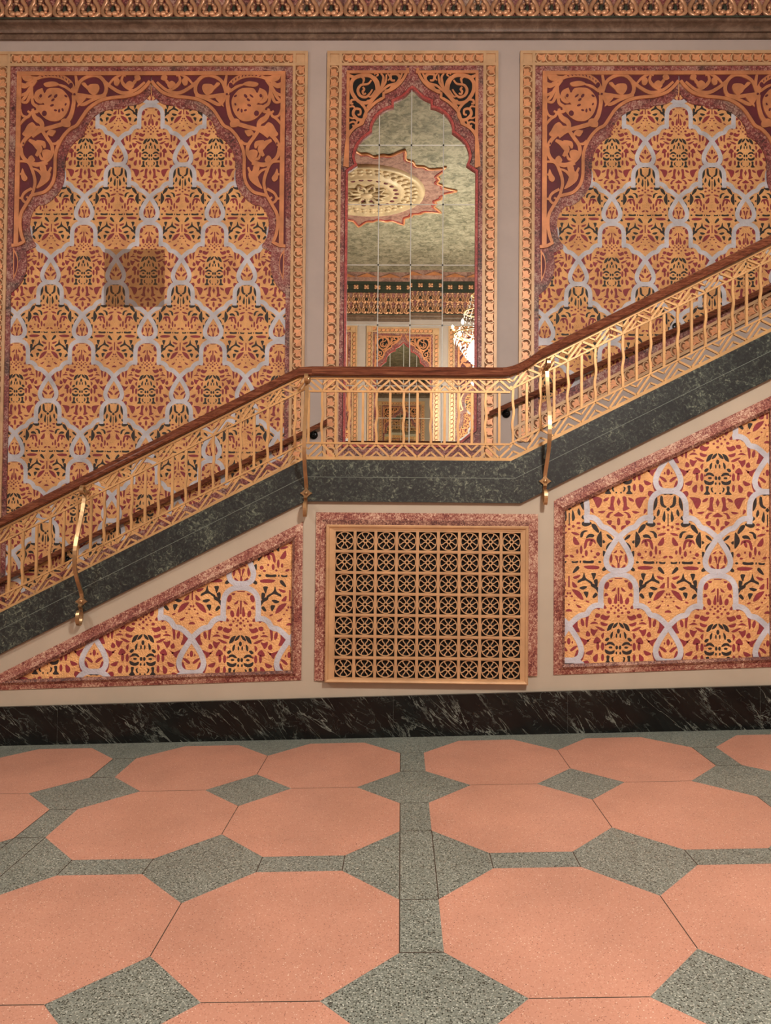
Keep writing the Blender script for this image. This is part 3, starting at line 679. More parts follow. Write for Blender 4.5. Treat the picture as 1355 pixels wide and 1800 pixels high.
for bi in range(-4, 4):
    for bj in range(0, 4):
        for ci in (0, 1):
            for cj in (0, 1):
                x0 = bi*PXB+S1/2+ci*TW; y1 = -bj*PYB-cj*TL; x1, y0 = x0+TW, y1-TL
                if x0 < -8.6 or x1 > 8.2 or y0 < -8.2: continue
                P8 = [(x0+CX_,y0),(x1-CX_,y0),(x1,y0+CY_),(x1,y1-CY_),(x1-CX_,y1),(x0+CX_,y1),(x0,y1-CY_),(x0,y0+CY_)]
                mb.face([G(a, b, .0006) for a, b in P8], PINK)
                if ci == 0: line((x1, y0+CY_), (x1, y1-CY_))
                else: line((x1, y1-CY_), (x1, y0+CY_))
                if cj == 0: line((x0+CX_, y0), (x1-CX_, y0))
                if bj == 1 or bj == 0:
                    if cj == 1 and bj == 0:
                        for xx in (x0+CX_, x1-CX_): line((xx, y0), (xx, y0-S2))
                    if ci == 0:
                        line((x0, y0+CY_), (x0-S1, y0+CY_)); line((x0, y1-CY_), (x0-S1, y1-CY_))
                    if ci == 0 and cj == 1: line((x0, y0-S2-CY_), (x0, y0+CY_)); line((x0-S1, y0-S2-CY_), (x0-S1, y0+CY_))
struct('floor', mb, merge=False)

# stair geometry, in the front plane y = 0
SKT = [at(0,1078,0), at(535,808.5,0), at(897,810.5,0), at(1355,583,0)]
ZL = (SKT[1][1]+SKT[2][1])/2
slL = (ZL-SKT[0][1])/(SKT[1][0]-SKT[0][0]); slR = (SKT[3][1]-ZL)/(SKT[3][0]-SKT[2][0])
xk0, xk1 = SKT[1][0], SKT[2][0]
XE0, XE1 = -4.75, 5.6
def top(x):     # upper edge of the stringer
    return ZL+(x-xk0)*slL if x < xk0 else (ZL if x < xk1 else ZL+(x-xk1)*slR)
SKB = [at(0,1150,0), at(537,884,0), at(915,882,0), at(1355,665,0)]
zb_ = (SKB[1][1]+SKB[2][1])/2; bL = (zb_-SKB[0][1])/(SKB[1][0]-SKB[0][0]); bR = (SKB[3][1]-zb_)/(SKB[3][0]-SKB[2][0])
def bot(x):
    return zb_+(x-SKB[1][0])*bL if x < SKB[1][0] else (zb_ if x < SKB[2][0] else zb_+(x-SKB[2][0])*bR)
# wall under the stair
mb = MB()
xs_ = [XE0+.02, xk0, xk1, XE1]
mb.plate([(XE0+.02, floor_z(XE0)-.05), (XE1, floor_z(XE1)-.05)]+[(x, top(x)-.06) for x in xs_[::-1]], 0.0, 0.12, WALLF)
struct('wall_front', mb)
# black marble baseboard
b0, b3 = at(0,1241.7,0), at(1355,1204,0); sb = (b3[1]-b0[1])/(b3[0]-b0[0])
bt = lambda x: b0[1]+(x-b0[0])*sb
mb = MB()
mb.plate([(XE0, floor_z(XE0)-.03), (XE1, floor_z(XE1)-.03), (XE1, bt(XE1)), (XE0, bt(XE0))], -0.028, 0.0, MARBLE)
for px in (104, 691, 996, 1333):
    x = at(px, 1260, 0)[0]; mb.plate([(x-.0015, floor_z(x)), (x+.0015, floor_z(x)), (x+.0015, bt(x)), (x-.0015, bt(x))], -0.0285, -0.027, STRING)
struct('baseboard_front', mb)
mb = MB(); mb.plate([(-XW, floor_z(-XW)), (XW, floor_z(XW)), (XW, floor_z(XW)+.3), (-XW, floor_z(-XW)+.3)], YO, YO+.03, MARBLE); struct('baseboard_opposite', mb)

# cornices
zc = at(700, 68, YB-.03)[1]
def Zc(py, Y): return at(700, py, Y)[1]
prof = [(0,zc),(-.035,zc),(-.035,Zc(58.5,YB-.035)),(-.050,Zc(58,YB-.05)),(-.066,Zc(56.6,YB-.066))]
za_, zb2 = Zc(56.6,YB-.06), Zc(40,YB-.13)
for i in range(9): a = PI/2*i/8; prof.append((-.060-.075*(1-math.cos(a)), za_+(zb2-za_)*math.sin(a)))
prof += [(-.15,zb2+.004),(-.15,Zc(32.5,YB-.15)),(-.17,Zc(32,YB-.17)),(-.17,Zc(28.5,YB-.17))]
ZA0 = Zc(28.5, YB-.17)
up = [(-.12,ZA0+.01),(-.10,ZA0+.12),(-.13,ZA0+.26),(-.13,ZA0+.27),(-.16,ZA0+.40),(-.19,ZA0+.53),(-.22,ZA0+.54),(-.22,ZA0+.60),(-.24,ZA0+.60),(-.24,ZA0+.72),(-.27,ZA0+.72),(-.27,ZA0+.80),(-.30,ZC),(0,ZC)]
def leaf_mesh():
    mb = MB(); H, Wd = 0.255, 0.128
    for sg in (-1, 1):
        pth = [(sg*.012,-.035,.012),(sg*.055,-.046,.010),(sg*.100,-.044,.040),(sg*.112,-.036,.095),(sg*.090,-.034,.150),(sg*.066,-.042,.190),(sg*.078,-.052,.232),(sg*.050,-.062,.250),(sg*.030,-.060,.230)]
        P3 = []
        for i in range(len(pth)-1):
            for q in range(3):
                u = q/3; g = lambda j: pth[min(max(j,0),len(pth)-1)]
                p0,p1,p2,p3 = g(i-1),g(i),g(i+1),g(i+2)
                P3.append(tuple(0.5*(2*p1[d]+(p2[d]-p0[d])*u+(2*p0[d]-5*p1[d]+4*p2[d]-p3[d])*u*u+(3*p1[d]-p0[d]-3*p2[d]+p3[d])*u**3) for d in range(3)))
        P3.append(pth[-1]); n = len(P3)
        mb.tube(P3, [.016+.010*math.sin(PI*i/(n-1)) for i in range(n)], COPPERL, 8)
        mb.ellip((sg*.030,-.062,.036), (.034,.026,.028), COPPERL); mb.ellip((sg*.058,-.055,.100), (.024,.022,.034), COPPERL)
        mb.ellip((sg*.040,-.066,.128), (.016,.018,.016), COPPERL); mb.ellip((sg*.062,-.050,.060), (.018,.02,.016), COPPERL)
    mb.ellip((0,-.040,.085), (.024,.026,.055), GREENB); mb.ellip((0,-.052,.150), (.022,.02,.018), COPPERL); mb.ellip((0,-.048,.200), (.03,.02,.04), COPPERL)
    return mb
def cornice(name, y, rz, xa, xb, rows, skip):
    mb = MB(); P = prof+up
    for i in range(len(P)-1):
        (y0, z0), (y1, z1) = P[i], P[i+1]
        mid = (z0+z1)/2
        mt = UMBER if mid < Zc(32.2, YB-.16) else (GREENB if mid < ZA0+.004 else (RED if mid < ZA0+.535 else (GREENB if mid < ZA0+.82 else MAUVE)))
        mb.face([(-XW,y0,z0),(XW,y0,z0),(XW,y1,z1),(-XW,y1,z1)], mt, False)
    mb.face([(-XW,0,zc),(-XW,0,ZC),(XW,0,ZC),(XW,0,zc)], UMBER)
    # thin shadow-catching grooves at the fillets
    o = mb.build(name, None, (0,0,0), fixn=False); o['kind'] = 'structure'; o.location = (0, y, 0); o.rotation_euler = (0,0,rz)
    pit = 0.2623; first = None
    x_first = at(582, 20, YB-.15)[0]
    n0, n1 = math.ceil((xa-x_first)/pit), math.floor((xb-x_first)/pit)
    for row in range(rows):
        for i in range(n0, n1+1):
            if first is None:
                first = leaf_mesh().build('acanthus_leaf', o); c_ = first
            else:
                c_ = first.copy(); C.objects.link(c_); c_.parent = o
            c_.location = (x_first+i*pit, (-.095, -.125)[row], ZA0+.006+row*.265)
    fl = None
    if rows == 2 and skip:
        for i in range(n0, n1+1):
            if fl is None:
                m2 = MB()
                for k in range(4): a = PI/4+k*PI/2; m2.ellip((.045*math.cos(a),-.012,.04*math.sin(a)), (.034,.02,.03), COPPERL)
                m2.ellip((0,-.02,0), (.02,.018,.018), COPPERL); fl = m2.build('flower', o); c_ = fl
            else: c_ = fl.copy(); C.objects.link(c_); c_.parent = o
            c_.location = (x_first+i*pit, -.24, ZA0+.66)
        m3 = MB()
        for i in range(-12, 12): m3.plate([(i*.55,ZC-.13),(i*.55+.5,ZC-.13),(i*.55+.25,ZC-.04)], -.32, -.285, COPPER)
        m3.build('zigzag_band', o)
    return o
cornice('trim_1', YB, 0, -5.2, 5.2, 1, False)
cornice('trim_2', YO, PI, -3.4, 3.4, 2, True)

# ------------------------------------------------------------------ things on the back wall
dS = (YB+5.56)/5.56
# lower edges follow the stair
gl = at(951,742,YB); gr = at(1355,530,YB); sR = (gr[1]-gl[1])/(gr[0]-gl[0])
zR = lambda x: gl[1]+(x-gl[0])*sR
rl = at(200,968,YB); rr_ = at(450,838,YB); sL = (rr_[1]-rl[1])/(rr_[0]-rl[0])
zLf = lambda x: rl[1]+(x-rl[0])*sL-0.22
PL = arched_panel('arched gilt wallpaper panel with silver straps, left of the mirror, a dull square patch on it', XL, zLf(XL-HW), zLf(XL+HW), (XL, YB, 0))
PR = arched_panel('arched gilt wallpaper panel with silver straps right of the mirror, above the rising flight', XR, zR(XR-HW)-.08, zR(XR+HW)-.08, (XR, YB, 0))
MR = mirror_panel('tall arched mirror of square tiles in a red border and gilded frame behind the landing', XM, (XM, YB, 0))
mb = MB(); q0, q1 = at(184,437.5,YB-.02), at(288.5,539.5,YB-.02)
mb.plate([(q0[0],q1[1]),(q1[0],q1[1]),(q1[0],q0[1]),(q0[0],q0[1])], YB-.0215, YB-.0195, FILM)
tag(mb.build('test_patch', None, (q0[0], YB-.02, q1[1])), 'dull brownish square patch on the gilt wallpaper left of the mirror', 'patch')

# the same wall opposite, seen in the mirror
dup(MR, (XM, YO, 0), PI, 'second arched mirror, across the lobby, seen only as a reflection in the tall mirror')
dup(PL, (2*XM-XL, YO, 0), PI, 'arched wallpaper panel on the far side, at the right edge of the mirror reflection')
dup(PR, (2*XM-XR, YO, 0), PI, 'arched wallpaper panel on the far side, at the left edge of the mirror reflection')

# ------------------------------------------------------------------ staircase
st = thing('staircase', 'staircase with a dark green marbled stringer, level landing between two flights', 'staircase', (0,0,0))
mb = MB()
def pl(fn, xs): return [(x, fn(x)) for x in xs]
tp = pl(top, [XE0, xk0, xk1, XE1]); bt_ = pl(bot, [XE0, SKB[1][0], SKB[2][0], XE1])
mb.plate(tp+bt_[::-1], -0.03, 0.14, STRING)
o_ = mb.build('stringer', st)
mb = MB()                                                   # incised pale line along the stringer
gx = [XE0, (xk0*.6+SKB[1][0]*.4), (xk1*.6+SKB[2][0]*.4), XE1]
gz = [top(XE0)*.585+bot(XE0)*.415, ZL*.585+zb_*.415, ZL*.585+zb_*.415, top(XE1)*.585+bot(XE1)*.415]
for i in range(3): mb.bar((gx[i],gz[i]), (gx[i+1],gz[i+1]), 0.0036, -0.0308, -0.0295, GROOVE)
mb.build('groove', st)
mb = MB()                                                   # treads, risers and landing
prf = []; run = .30
x = xk0; z = ZL-.10; left = []
while x > XE0+.3:
    left += [(x, z), (x, z-run*slL)]; z -= run*slL; x -= run
left += [(XE0+.05, z), (XE0+.05, floor_z(XE0)-.1)]
right = []; x = xk1+.1; z = ZL-.10
while x < XE1-.2:
    right += [(x, z), (x, z+run*slR)]; z += run*slR; x += run
right += [(XE1, z), (XE1, floor_z(XE1))]
mb.plate(left[::-1]+right, 0.13, YB-.06, WALLF); mb.build('steps', st)

# ------------------------------------------------------------------ railing
ra = thing('stair_railing', 'ornamental golden bronze stair railing with an oak handrail and zigzag bands', 'railing', (0,0,0))
PXM = 5.56/F            # metres per pixel in the plane of the railing
def rail_off(x): return 0.012 if xk0 < x < xk1 else 0.02
def base(x): return top(x)
YR0, YR1 = 0.030, 0.046
cuts = [XE0+.1, xk0, xk1, XE1-.1]
# three runs, each with its bars and bands; offsets measured on the landing
def band(mb, pts, w): 
    for p, q in zip(pts, pts[1:]): mb.bar(p, q, w, YR0, YR1, IRON)
SP = 24.15*PXM
xb0 = at(565.5,720,0)[0]          # a wavy baluster on the landing
def B(x, o): return (x, base(x)+o)
for r in range(3):
    xa, xb = cuts[r], cuts[r+1]; k = 1.0 if r == 1 else 1.035
    mb = MB()
    for o0, o1 in ((0.0,.028),(.124*k,.138*k),(.520*k,.534*k),(.618*k,.634*k)):
        mb.plate([B(xa,o0),B(xb,o0),B(xb,o1),B(xa,o1)] if r == 1 else [(xa,top(xa)+o0),(xb,top(xb)+o0),(xb,top(xb)+o1),(xa,top(xa)+o1)], YR0-.004, YR1+.004, IRON)
    mb.build('rail_bars', ra)
    n0, n1 = math.ceil((xa-xb0)/SP), math.floor((xb-xb0)/SP)
    lo, hi = MB(), MB()
    for i in range(n0-1, n1+1):
        xl, xr_ = xb0+i*SP, xb0+(i+1)*SP; even = (i % 2 == 0)
        cl = lambda u: min(max(u, xa), xb)
        def seg(mbx, xA, oA, xB, oB, w=.0155):
            # clip to this run
            A_, B_ = xA, xB
            if B_ <= xa or A_ >= xb: return
            fo = lambda u: oA+(oB-oA)*(u-xA)/(xB-xA)
            a_, b_ = max(A_, xa), min(B_, xb)
            if b_-a_ < .004: return
            mbx.bar((a_, top(a_)+fo(a_)), (b_, top(b_)+fo(b_)), w, YR0, YR1, IRON)
        L0, L1 = .026, .126*k; H0, H1 = .530*k, .620*k
        # main zigzags
        if even: seg(lo, xl, L1, xr_, L0); seg(hi, xl, H0, xr_, H1)
        else: seg(lo, xl, L0, xr_, L1); seg(hi, xl, H1, xr_, H0)
        h = SP*.46; d = .042
        if even:
            seg(lo, xl, L0+d, xl+h, L0, .0135); seg(lo, xr_-h, L1, xr_, L1-d, .012); seg(hi, xl, H1-d, xl+h, H1, .012); seg(hi, xr_-h, H0, xr_, H0+d, .012)
        else:
            seg(lo, xl, L1-d, xl+h, L1, .012); seg(lo, xr_-h, L0, xr_, L0+d, .012); seg(hi, xl, H0+d, xl+h, H0, .012); seg(hi, xr_-h, H1, xr_, H1-d, .012)
    lo.build('zigzag_band', ra); hi.build('zigzag_band', ra)
# balusters: straight and wavy bars in turn
xv0, xv1 = -3.75, 3.55
i0, i1 = math.ceil((xv0-xb0)/SP), math.floor((xv1-xb0)/SP)
for i in range(i0, i1+1):
    x = xb0+i*SP; k = 1.0 if xk0 < x < xk1 else 1.035
    z0, z1 = top(x)+.128*k, top(x)+.524*k; mb = MB()
    if i % 2 == 0:
        pth = [(x+.006*math.sin(u*PI*4.0+.6)*math.sin(PI*min(1,u*1.05)), 0, z0+(z1-z0)*u) for u in [j/16 for j in range(17)]]
        L, R = ribbon([(p[0], p[2]) for p in pth], 0.0180); mb.ring(L, R, YR0, YR1, IRON, closed=False)
        mb.ring([(a, b) for a, b in L], [(a, b) for a, b in R], YR1, YR1-.001, IRON, closed=False)
    else:
        mb.box(x-.0092, x+.0092, YR0, YR1, z0, z1, IRON)
    mb.build('baluster', ra)
# oak handrail
ho = .645
hr = [(-.052,.0),(-.036,-.006),(.036,-.006),(.052,0),(.056,.018),(.046,.030),(.050,.046),(.034,.064),(0,.072),(-.034,.064),(-.050,.046),(-.046,.030),(-.056,.018)]
cyr = (YR0+YR1)/2
hx = lambda a, b: [(x_, top(x_)+ho*(1.0 if xk0 < x_ < xk1 else 1.03)) for x_ in (a, b)]
def hz(x_): return top(x_)+ho*(1.0 if xk0-.02 < x_ < xk1+.02 else 1.035)
mb = MB(); mb.sweep([(XE0+.05, hz(XE0+.05)), (xk0-.16, hz(xk0-.16)), (xk0-.05, hz(xk0-.16)+.11*slL*.93), (xk0+.05, ZL+ho)], [(y_+cyr, d_) for y_, d_ in hr], WOODS); o1 = mb.build('handrail', ra, fixn=True)
mb = MB(); mb.sweep([(xk0+.05, ZL+ho), (xk1-.06, ZL+ho)], [(y_+cyr, d_) for y_, d_ in hr], WOODL); mb.build('handrail', ra, fixn=True)
mb = MB(); c0 = (xk1-.06, ZL+ho); cend = (xk1+.22, hz(xk1+.22)); ctl = (xk1+.055, ZL+ho)
crv = [((1-u)**2*c0[0]+2*u*(1-u)*ctl[0]+u*u*cend[0], (1-u)**2*c0[1]+2*u*(1-u)*ctl[1]+u*u*cend[1]) for u in [j/8 for j in range(9)]]
mb.sweep(crv+[(XE1-.05, hz(XE1-.05))], [(y_+cyr, d_) for y_, d_ in hr], WOODS); mb.build('handrail', ra, fixn=True)
# bronze braces that tie the railing to the stringer
def brace(px_top, py_top, py_ros, px_ros):
    xt, zt = at(px_top, py_top, 0); xr2, zr2 = at(px_ros, py_ros, -.03)
    mb = MB(); n = 26; pth = []
    for j in range(n):
        u = j/(n-1); z_ = zt+(zr2+.03-zt)*u; x_ = xr2+(xt-xr2)*(1-u)
        bulge = .02+.15*math.sin(PI*min(1, u**1.5*1.02))**1.2
        pth.append((x_, -.030-bulge+.02, z_))
    curl = [(xt, -.03-.012+.026*math.cos(a)-.026, zt+.03*math.sin(a)) for a in [PI*1.75*(1-j/10) for j in range(10)]]
    path = curl+pth
    mb.tube(pth+[(xr2, -.035, zr2+.015)], .01, BRONZE, up=(1,0,0), sq=(.012,.028))
    mb.tube(curl[:-1]+[pth[0]], .01, BRONZE, up=(1,0,0), sq=(.012,.028))
    b = mb.build('brace', ra)
    mb = MB(); R_ = .046
    star = []
    for k in range(16):
        a = 2*PI*k/16; r_ = R_*(1.0 if k % 4 == 0 else (.66 if k % 2 else .60)); star.append((xr2+r_*math.cos(a), zr2+r_*math.sin(a)))
    mb.plate(star, -.046, -.030, BRONZE); mb.ellip((xr2,-.048,zr2), (.016,.012,.016), BRONZE)
    mb.build('rosette', b)
    mb = MB(); hk = []
    for j in range(22):
        u = j/21; a = PI/2+u*PI*2.1; rr2 = .056*(1-.45*u)
        hk.append((xr2-.004, -.060-.030*math.sin(PI*u)*.3+rr2*math.cos(a)*-1*.8, zr2-.112+rr2*1.35*math.sin(a)))
    mb.tube([(xr2-.002,-.045,zr2-.02)]+hk, .01, BRONZE, up=(1,0,0), sq=(.014,.026)); mb.build('scroll', b)
    mb = MB(); mb.tube([(xt, YR0, zt-.012), (xt, -.06, zt-.012)], .016, BRONZE, 12); mb.ellip((xt-.012 if px_top < 300 else xt+.010, -.035, zt-.006), (.02,.03,.028), BRONZE); mb.build('bracket_knob', b)
brace(152, 862, 1057, 144); brace(540.5, 668, 867, 538.5); brace(960, 642, 846, 957.5)

# ------------------------------------------------------------------ wall handrails
def wall_rail(label, p, q, ends, brackets, loc):
    """p, q: lower-left and upper-right end of the rail's axis on y = YB-.07"""
    root = thing('wall_handrail', label, 'handrail', loc, 0, 'oak wall handrails')
    y = YB-.085; mb = MB()
    mb.sweep([p, q], [(y+a*.62, b*.80-.028) for a, b in hr], WOODS); mb.build('rail', root, loc, fixn=True)
    for px, py in brackets:
        x, z = at(px, py, YB-.02); mb = MB()
        ring = [(0,0),(.045,.0),(.045,.012),(.034,.022),(.0,.024)]
        for (r0, h0), (r1, h1) in zip(ring, ring[1:]):
            for k in range(18):
                a, b = 2*PI*k/18, 2*PI*(k+1)/18
                mb.face([(x+r_*math.cos(t_), YB-h_, z+r_*math.sin(t_)) for r_, h_, t_ in ((r0,h0,a),(r0,h0,b),(r1,h1,b),(r1,h1,a))], BLACKM, True)
        sl = (q[1]-p[1])/(q[0]-p[0]); zr_ = p[1]+(x-p[0])*sl-.03
        mb.tube([(x,YB-.02,z),(x,YB-.06,z),(x,YB-.082,z+.02),(x,YB-.085,zr_)], .012, BLACKM, 10); mb.ellip((x,YB-.06,z), (.022,.022,.022), BLACKM)
        mb.build('bracket', root, loc)
    return root
yr = YB-.085
a1, a0 = at(575,741,yr), at(50,997,yr); s1 = (a1[1]-a0[1])/(a1[0]-a0[0]); xl_ = -5.2
wall_rail('dark oak wall handrail on black brackets along the lower flight, ending beside the mirror', (xl_, a0[1]+(xl_-a0[0])*s1), a1, 1, [(551,764.5),(118,986)], (a1[0], YB, a1[1]))
b0_, b1_ = at(860,727.5,yr), at(1345,509,yr); s2_ = (b1_[1]-b0_[1])/(b1_[0]-b0_[0]); xr3 = 5.4
wall_rail('dark oak wall handrail on black brackets rising along the upper flight, right of the mirror', b0_, (xr3, b0_[1]+(xr3-b0_[0])*s2_), 0, [(890,727),(1189,574)], (b0_[0], YB, b0_[1]))

# ------------------------------------------------------------------ panels and grille under the stair
def lower_panel(label, outer, wid, xa, za, loc):
    """outer: polygon (x,z) counter-clockwise; wid: border width per edge (edge i runs outer[i]->outer[i+1])"""
    root = thing('wall_panel', label, 'wall panel', loc, 0, 'wallpaper panels under the stair')
    def inset(P, ws):
        n = len(P); out = []
        for i in range(n):
            a, b, c_ = Vector(P[i-1]), Vector(P[i]), Vector(P[(i+1) % n])
            d1, d2 = (b-a).normalized(), (c_-b).normalized(); n1, n2 = Vector((-d1.y, d1.x)), Vector((-d2.y, d2.x))
            p1, p2 = a+n1*ws[i-1], b+n2*ws[i]; den = d1.x*d2.y-d1.y*d2.x; u = ((p2-p1).x*d2.y-(p2-p1).y*d2.x)/den
            out.append(tuple(p1+d1*u))
        return out
    inn = inset(outer, wid); mid = inset(outer, [w*.45 for w in wid]); mid2 = inset(outer, [w*.75 for w in wid])
    mb = MB(); wallpaper(mb, inn, xa, za, 0.735, 1.268, -0.006, 60); mb.build('wallpaper', root, loc, merge=False)
    mb = MB(); n = len(outer)
    for i in range(n):
        j = (i+1) % n
        mb.face([(outer[i][0],0,outer[i][1]),(outer[j][0],0,outer[j][1]),(outer[j][0],-.008,outer[j][1]),(outer[i][0],-.008,outer[i][1])], ROSE)
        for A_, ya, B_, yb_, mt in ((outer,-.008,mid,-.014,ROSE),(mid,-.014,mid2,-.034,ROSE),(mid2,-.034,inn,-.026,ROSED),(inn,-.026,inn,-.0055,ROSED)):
            mb.face([(A_[i][0],ya,A_[i][1]),(A_[j][0],ya,A_[j][1]),(B_[j][0],yb_,B_[j][1]),(B_[i][0],yb_,B_[i][1])], mt)
    mb.build('border_moulding', root, loc); return root
A1 = at(533,917,0); A2 = at(529,1195,0); xA = (A1[0]+A2[0])/2
zA2 = at(527,1195,0)[1]; zA0 = at(0,1212.5,0); sA = (zA2-zA0[1])/(xA-zA0[0])
s_up = (A1[1]-at(0,1184,0)[1])/(xA-at(0,1184,0)[0])
# outer triangle, its point lies beyond the left edge of the photo
xT = xA-(A1[1]-zA2)/(s_up-sA)
def zlow(x): return zA2+(x-xA)*sA
def zup(x): return A1[1]+(x-xA)*s_up
out_l = [(xT, zlow(xT)), (xA, zA2), (xA, A1[1])]
ax, az = at(424,1037,0)
lower_panel('triangular gilt wallpaper panel in a rose border under the lower flight, left of the grille', out_l, [.075,.075,.095], ax, az, (xA, 0, zA2))
Bx = (at(972,880,0)[0]+at(974,1185,0)[0])/2; Bt = at(972,880,0)[1]; sB = (at(1355,696,0)[1]-Bt)/(at(1355,696,0)[0]-Bx)
Bl = at(974,1186,0)[1]; sBl = (at(1355,1172,0)[1]-Bl)/(at(1355,1172,0)[0]-Bx); xBr = at(1369,1000,0)[0]
out_r = [(Bx, Bl), (xBr, Bl+(xBr-Bx)*sBl), (xBr, Bt+(xBr-Bx)*sB), (Bx, Bt)]
ax, az = at(1086.5,1014,0)
lower_panel('four-sided gilt wallpaper panel in a rose border under the rising flight, right of the grille', out_r, [.078,.075,.098,.078], ax, az, (Bx, 0, Bl))

g0, g1 = at(574.5,922,0), at(926,1202,0); gx0, gx1, gz1, gz0 = g0[0], g1[0], g0[1], g1[1]
e0 = at(556,900.5,0); e1 = at(945,903,0)
mb = MB()
ex0, ex1, ez1 = e0[0], e1[0], e0[1]; ezl, ezr = at(553,1196,0)[1], at(943,1188,0)[1]
wq = .078
for P in ([(ex0,ezl),(gx0+.01,ezl),(gx0+.01,gz1-.01),(ex0,ez1)], [(ex1,ezr),(ex1,ez1),(gx1-.01,gz1-.01),(gx1-.01,ezr)], [(ex0,ez1),(gx0+.01,gz1-.01),(gx1-.01,gz1-.01),(ex1,ez1)]):
    mb.plate(P, -.012, 0, ROSE)
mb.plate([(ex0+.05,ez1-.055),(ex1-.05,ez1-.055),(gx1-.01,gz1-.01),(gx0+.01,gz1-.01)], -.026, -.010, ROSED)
for P in ([(ex0+.035,ezl+.004),(gx0+.01,ezl+.004),(gx0+.01,gz1),(ex0+.035,ez1-.05)], [(ex1-.035,ezr+.004),(ex1-.035,ez1-.05),(gx1-.01,gz1),(gx1-.01,ezr+.004)]): mb.plate(P, -.020, -.010, ROSE)
tag(mb.build('grille_surround', None, (ex0,0,ezl)), 'mottled rose moulding around three sides of the gilded vent grille', 'moulding')
gr_ = thing('vent_grille', 'gilded square vent grille with rows of wheel rosettes, below the landing', 'grille', ((gx0+gx1)/2, 0, gz0))
org = tuple(gr_.location)
fx0, fx1, fz0, fz1 = at(587.5,1000,0)[0], at(916,1000,0)[0], at(750,1193.5,0)[1], at(750,933,0)[1]
mb = MB()
O_ = [(gx0,gz0),(gx1,gz0),(gx1,gz1),(gx0,gz1)]
def ins(w): return [(gx0+w,gz0+w),(gx1-w,gz0+w),(gx1-w,gz1-w),(gx0+w,gz1-w)]
I3 = [(fx0,fz0),(fx1,fz0),(fx1,fz1),(fx0,fz1)]
for A_, ya, B_, yb_ in ((O_,-.002,O_,-.050),(O_,-.050,ins(.008),-.056),(ins(.008),-.056,ins(.020),-.052),(ins(.020),-.052,ins(.026),-.044),(ins(.026),-.044,I3,-.040),(I3,-.040,I3,-.012)):
    for i in range(4):
        j = (i+1) % 4; mb.face([(A_[i][0],ya,A_[i][1]),(A_[j][0],ya,A_[j][1]),(B_[j][0],yb_,B_[j][1]),(B_[i][0],yb_,B_[i][1])], GILT)
mb.build('frame', gr_, org)
mb = MB(); NX, NZ = 9, 7; cw, chh = (fx1-fx0)/NX, (fz1-fz0)/NZ; bw_ = .021
for i in range(1, NX): mb.box(fx0+i*cw-bw_/2, fx0+i*cw+bw_/2, -.038, -.016, fz0, fz1, GILT); mb.box(fx0+i*cw-.004, fx0+i*cw+.004, -.041, -.037, fz0, fz1, GILT)
for j in range(1, NZ): mb.box(fx0, fx1, -.0375, -.016, fz0+j*chh-bw_/2, fz0+j*chh+bw_/2, GILT); mb.box(fx0, fx1, -.0408, -.037, fz0+j*chh-.004, fz0+j*chh+.004, GILT)
mb.box(fx0, fx0+bw_/2, -.0376, -.016, fz0, fz1, GILT); mb.box(fx1-bw_/2, fx1, -.0376, -.016, fz0, fz1, GILT)
mb.box(fx0, fx1, -.0374, -.016, fz0, fz0+bw_/2, GILT); mb.box(fx0, fx1, -.0374, -.016, fz1-bw_/2, fz1, GILT)
mb.build('grid_bars', gr_, org)
mb = MB(); mb.box(fx0, fx1, -.008, -.002, fz0, fz1, VOID); mb.build('dark_backing', gr_, org)
first = None; R_ = (cw-bw_)/2*1.01
for i in range(NX):
    for j in range(NZ):
        if first is None:
            mb = MB(); Y0_, Y1_ = -.008, .004
            cir = lambda r: ell(0, 0, r, r, 0, 32)
            mb.ring(cir(R_), cir(R_*.90), Y0_, Y1_, GILT); mb.ring(ell(0,0,R_*.27,R_*.27,0,16), ell(0,0,R_*.15,R_*.15,0,16), Y0_, Y1_, GILT)
            for k in range(8):
                a = PI/8+k*PI/4; sgn = 1 if k % 2 else -1
                q = []
                for u in (0.22,.36,.5,.62,.74,.92):
                    w_ = sgn*.045*math.sin((u-.22)/.7*PI*2.0)
                    q.append((R_*(u*math.cos(a)-w_*math.sin(a)), R_*(u*math.sin(a)+w_*math.cos(a))))
                L, Rr = ribbon(smooth(q, 3, False), R_*.10); mb.ring(L, Rr, Y0_, Y1_, GILT, closed=False)
            first = mb.build('rosette', gr_, merge=False); c_ = first
        else: c_ = first.copy(); C.objects.link(c_); c_.parent = gr_
        c_.location = (fx0+(i+.5)*cw-org[0], -.022, fz0+(j+.5)*chh-org[2])

# ------------------------------------------------------------------ ceiling medallion and chandeliers (seen in the mirror)
mx, my = -0.64, -3.76
md = thing('ceiling_medallion', 'cream carved round ceiling rose on a mauve scalloped field, reflected in the mirror', 'ceiling medallion', (mx, my, ZC))
mb = MB(); N = 264; lob = []
for i in range(N):
    a = 2*PI*i/N; r = 1.40+.30*(1-abs(math.sin(5.5*a)))**1.5+.035*math.cos(33*a); lob.append((r*math.cos(a), r*math.sin(a)))
mb.face([(p[0], p[1], -.012) for p in lob[::-1]], MAUVE)
for i in range(N):
    j = (i+1) % N
    mb.face([(lob[i][0],lob[i][1],-.012),(lob[j][0],lob[j][1],-.012),(lob[j][0],lob[j][1],0),(lob[i][0],lob[i][1],0)], MAUVE)
mb.build('painted_field', md)
mb = MB()
mb.tube([(p[0],p[1],-.014) for p in lob]+[(lob[0][0],lob[0][1],-.014)], .022, LEAFG, 8)
mb.tube([(p[0]*.965,p[1]*.965,-.014) for p in lob]+[(lob[0][0]*.965,lob[0][1]*.965,-.014)], .014, REDB, 8); mb.build('scalloped_edge', md)
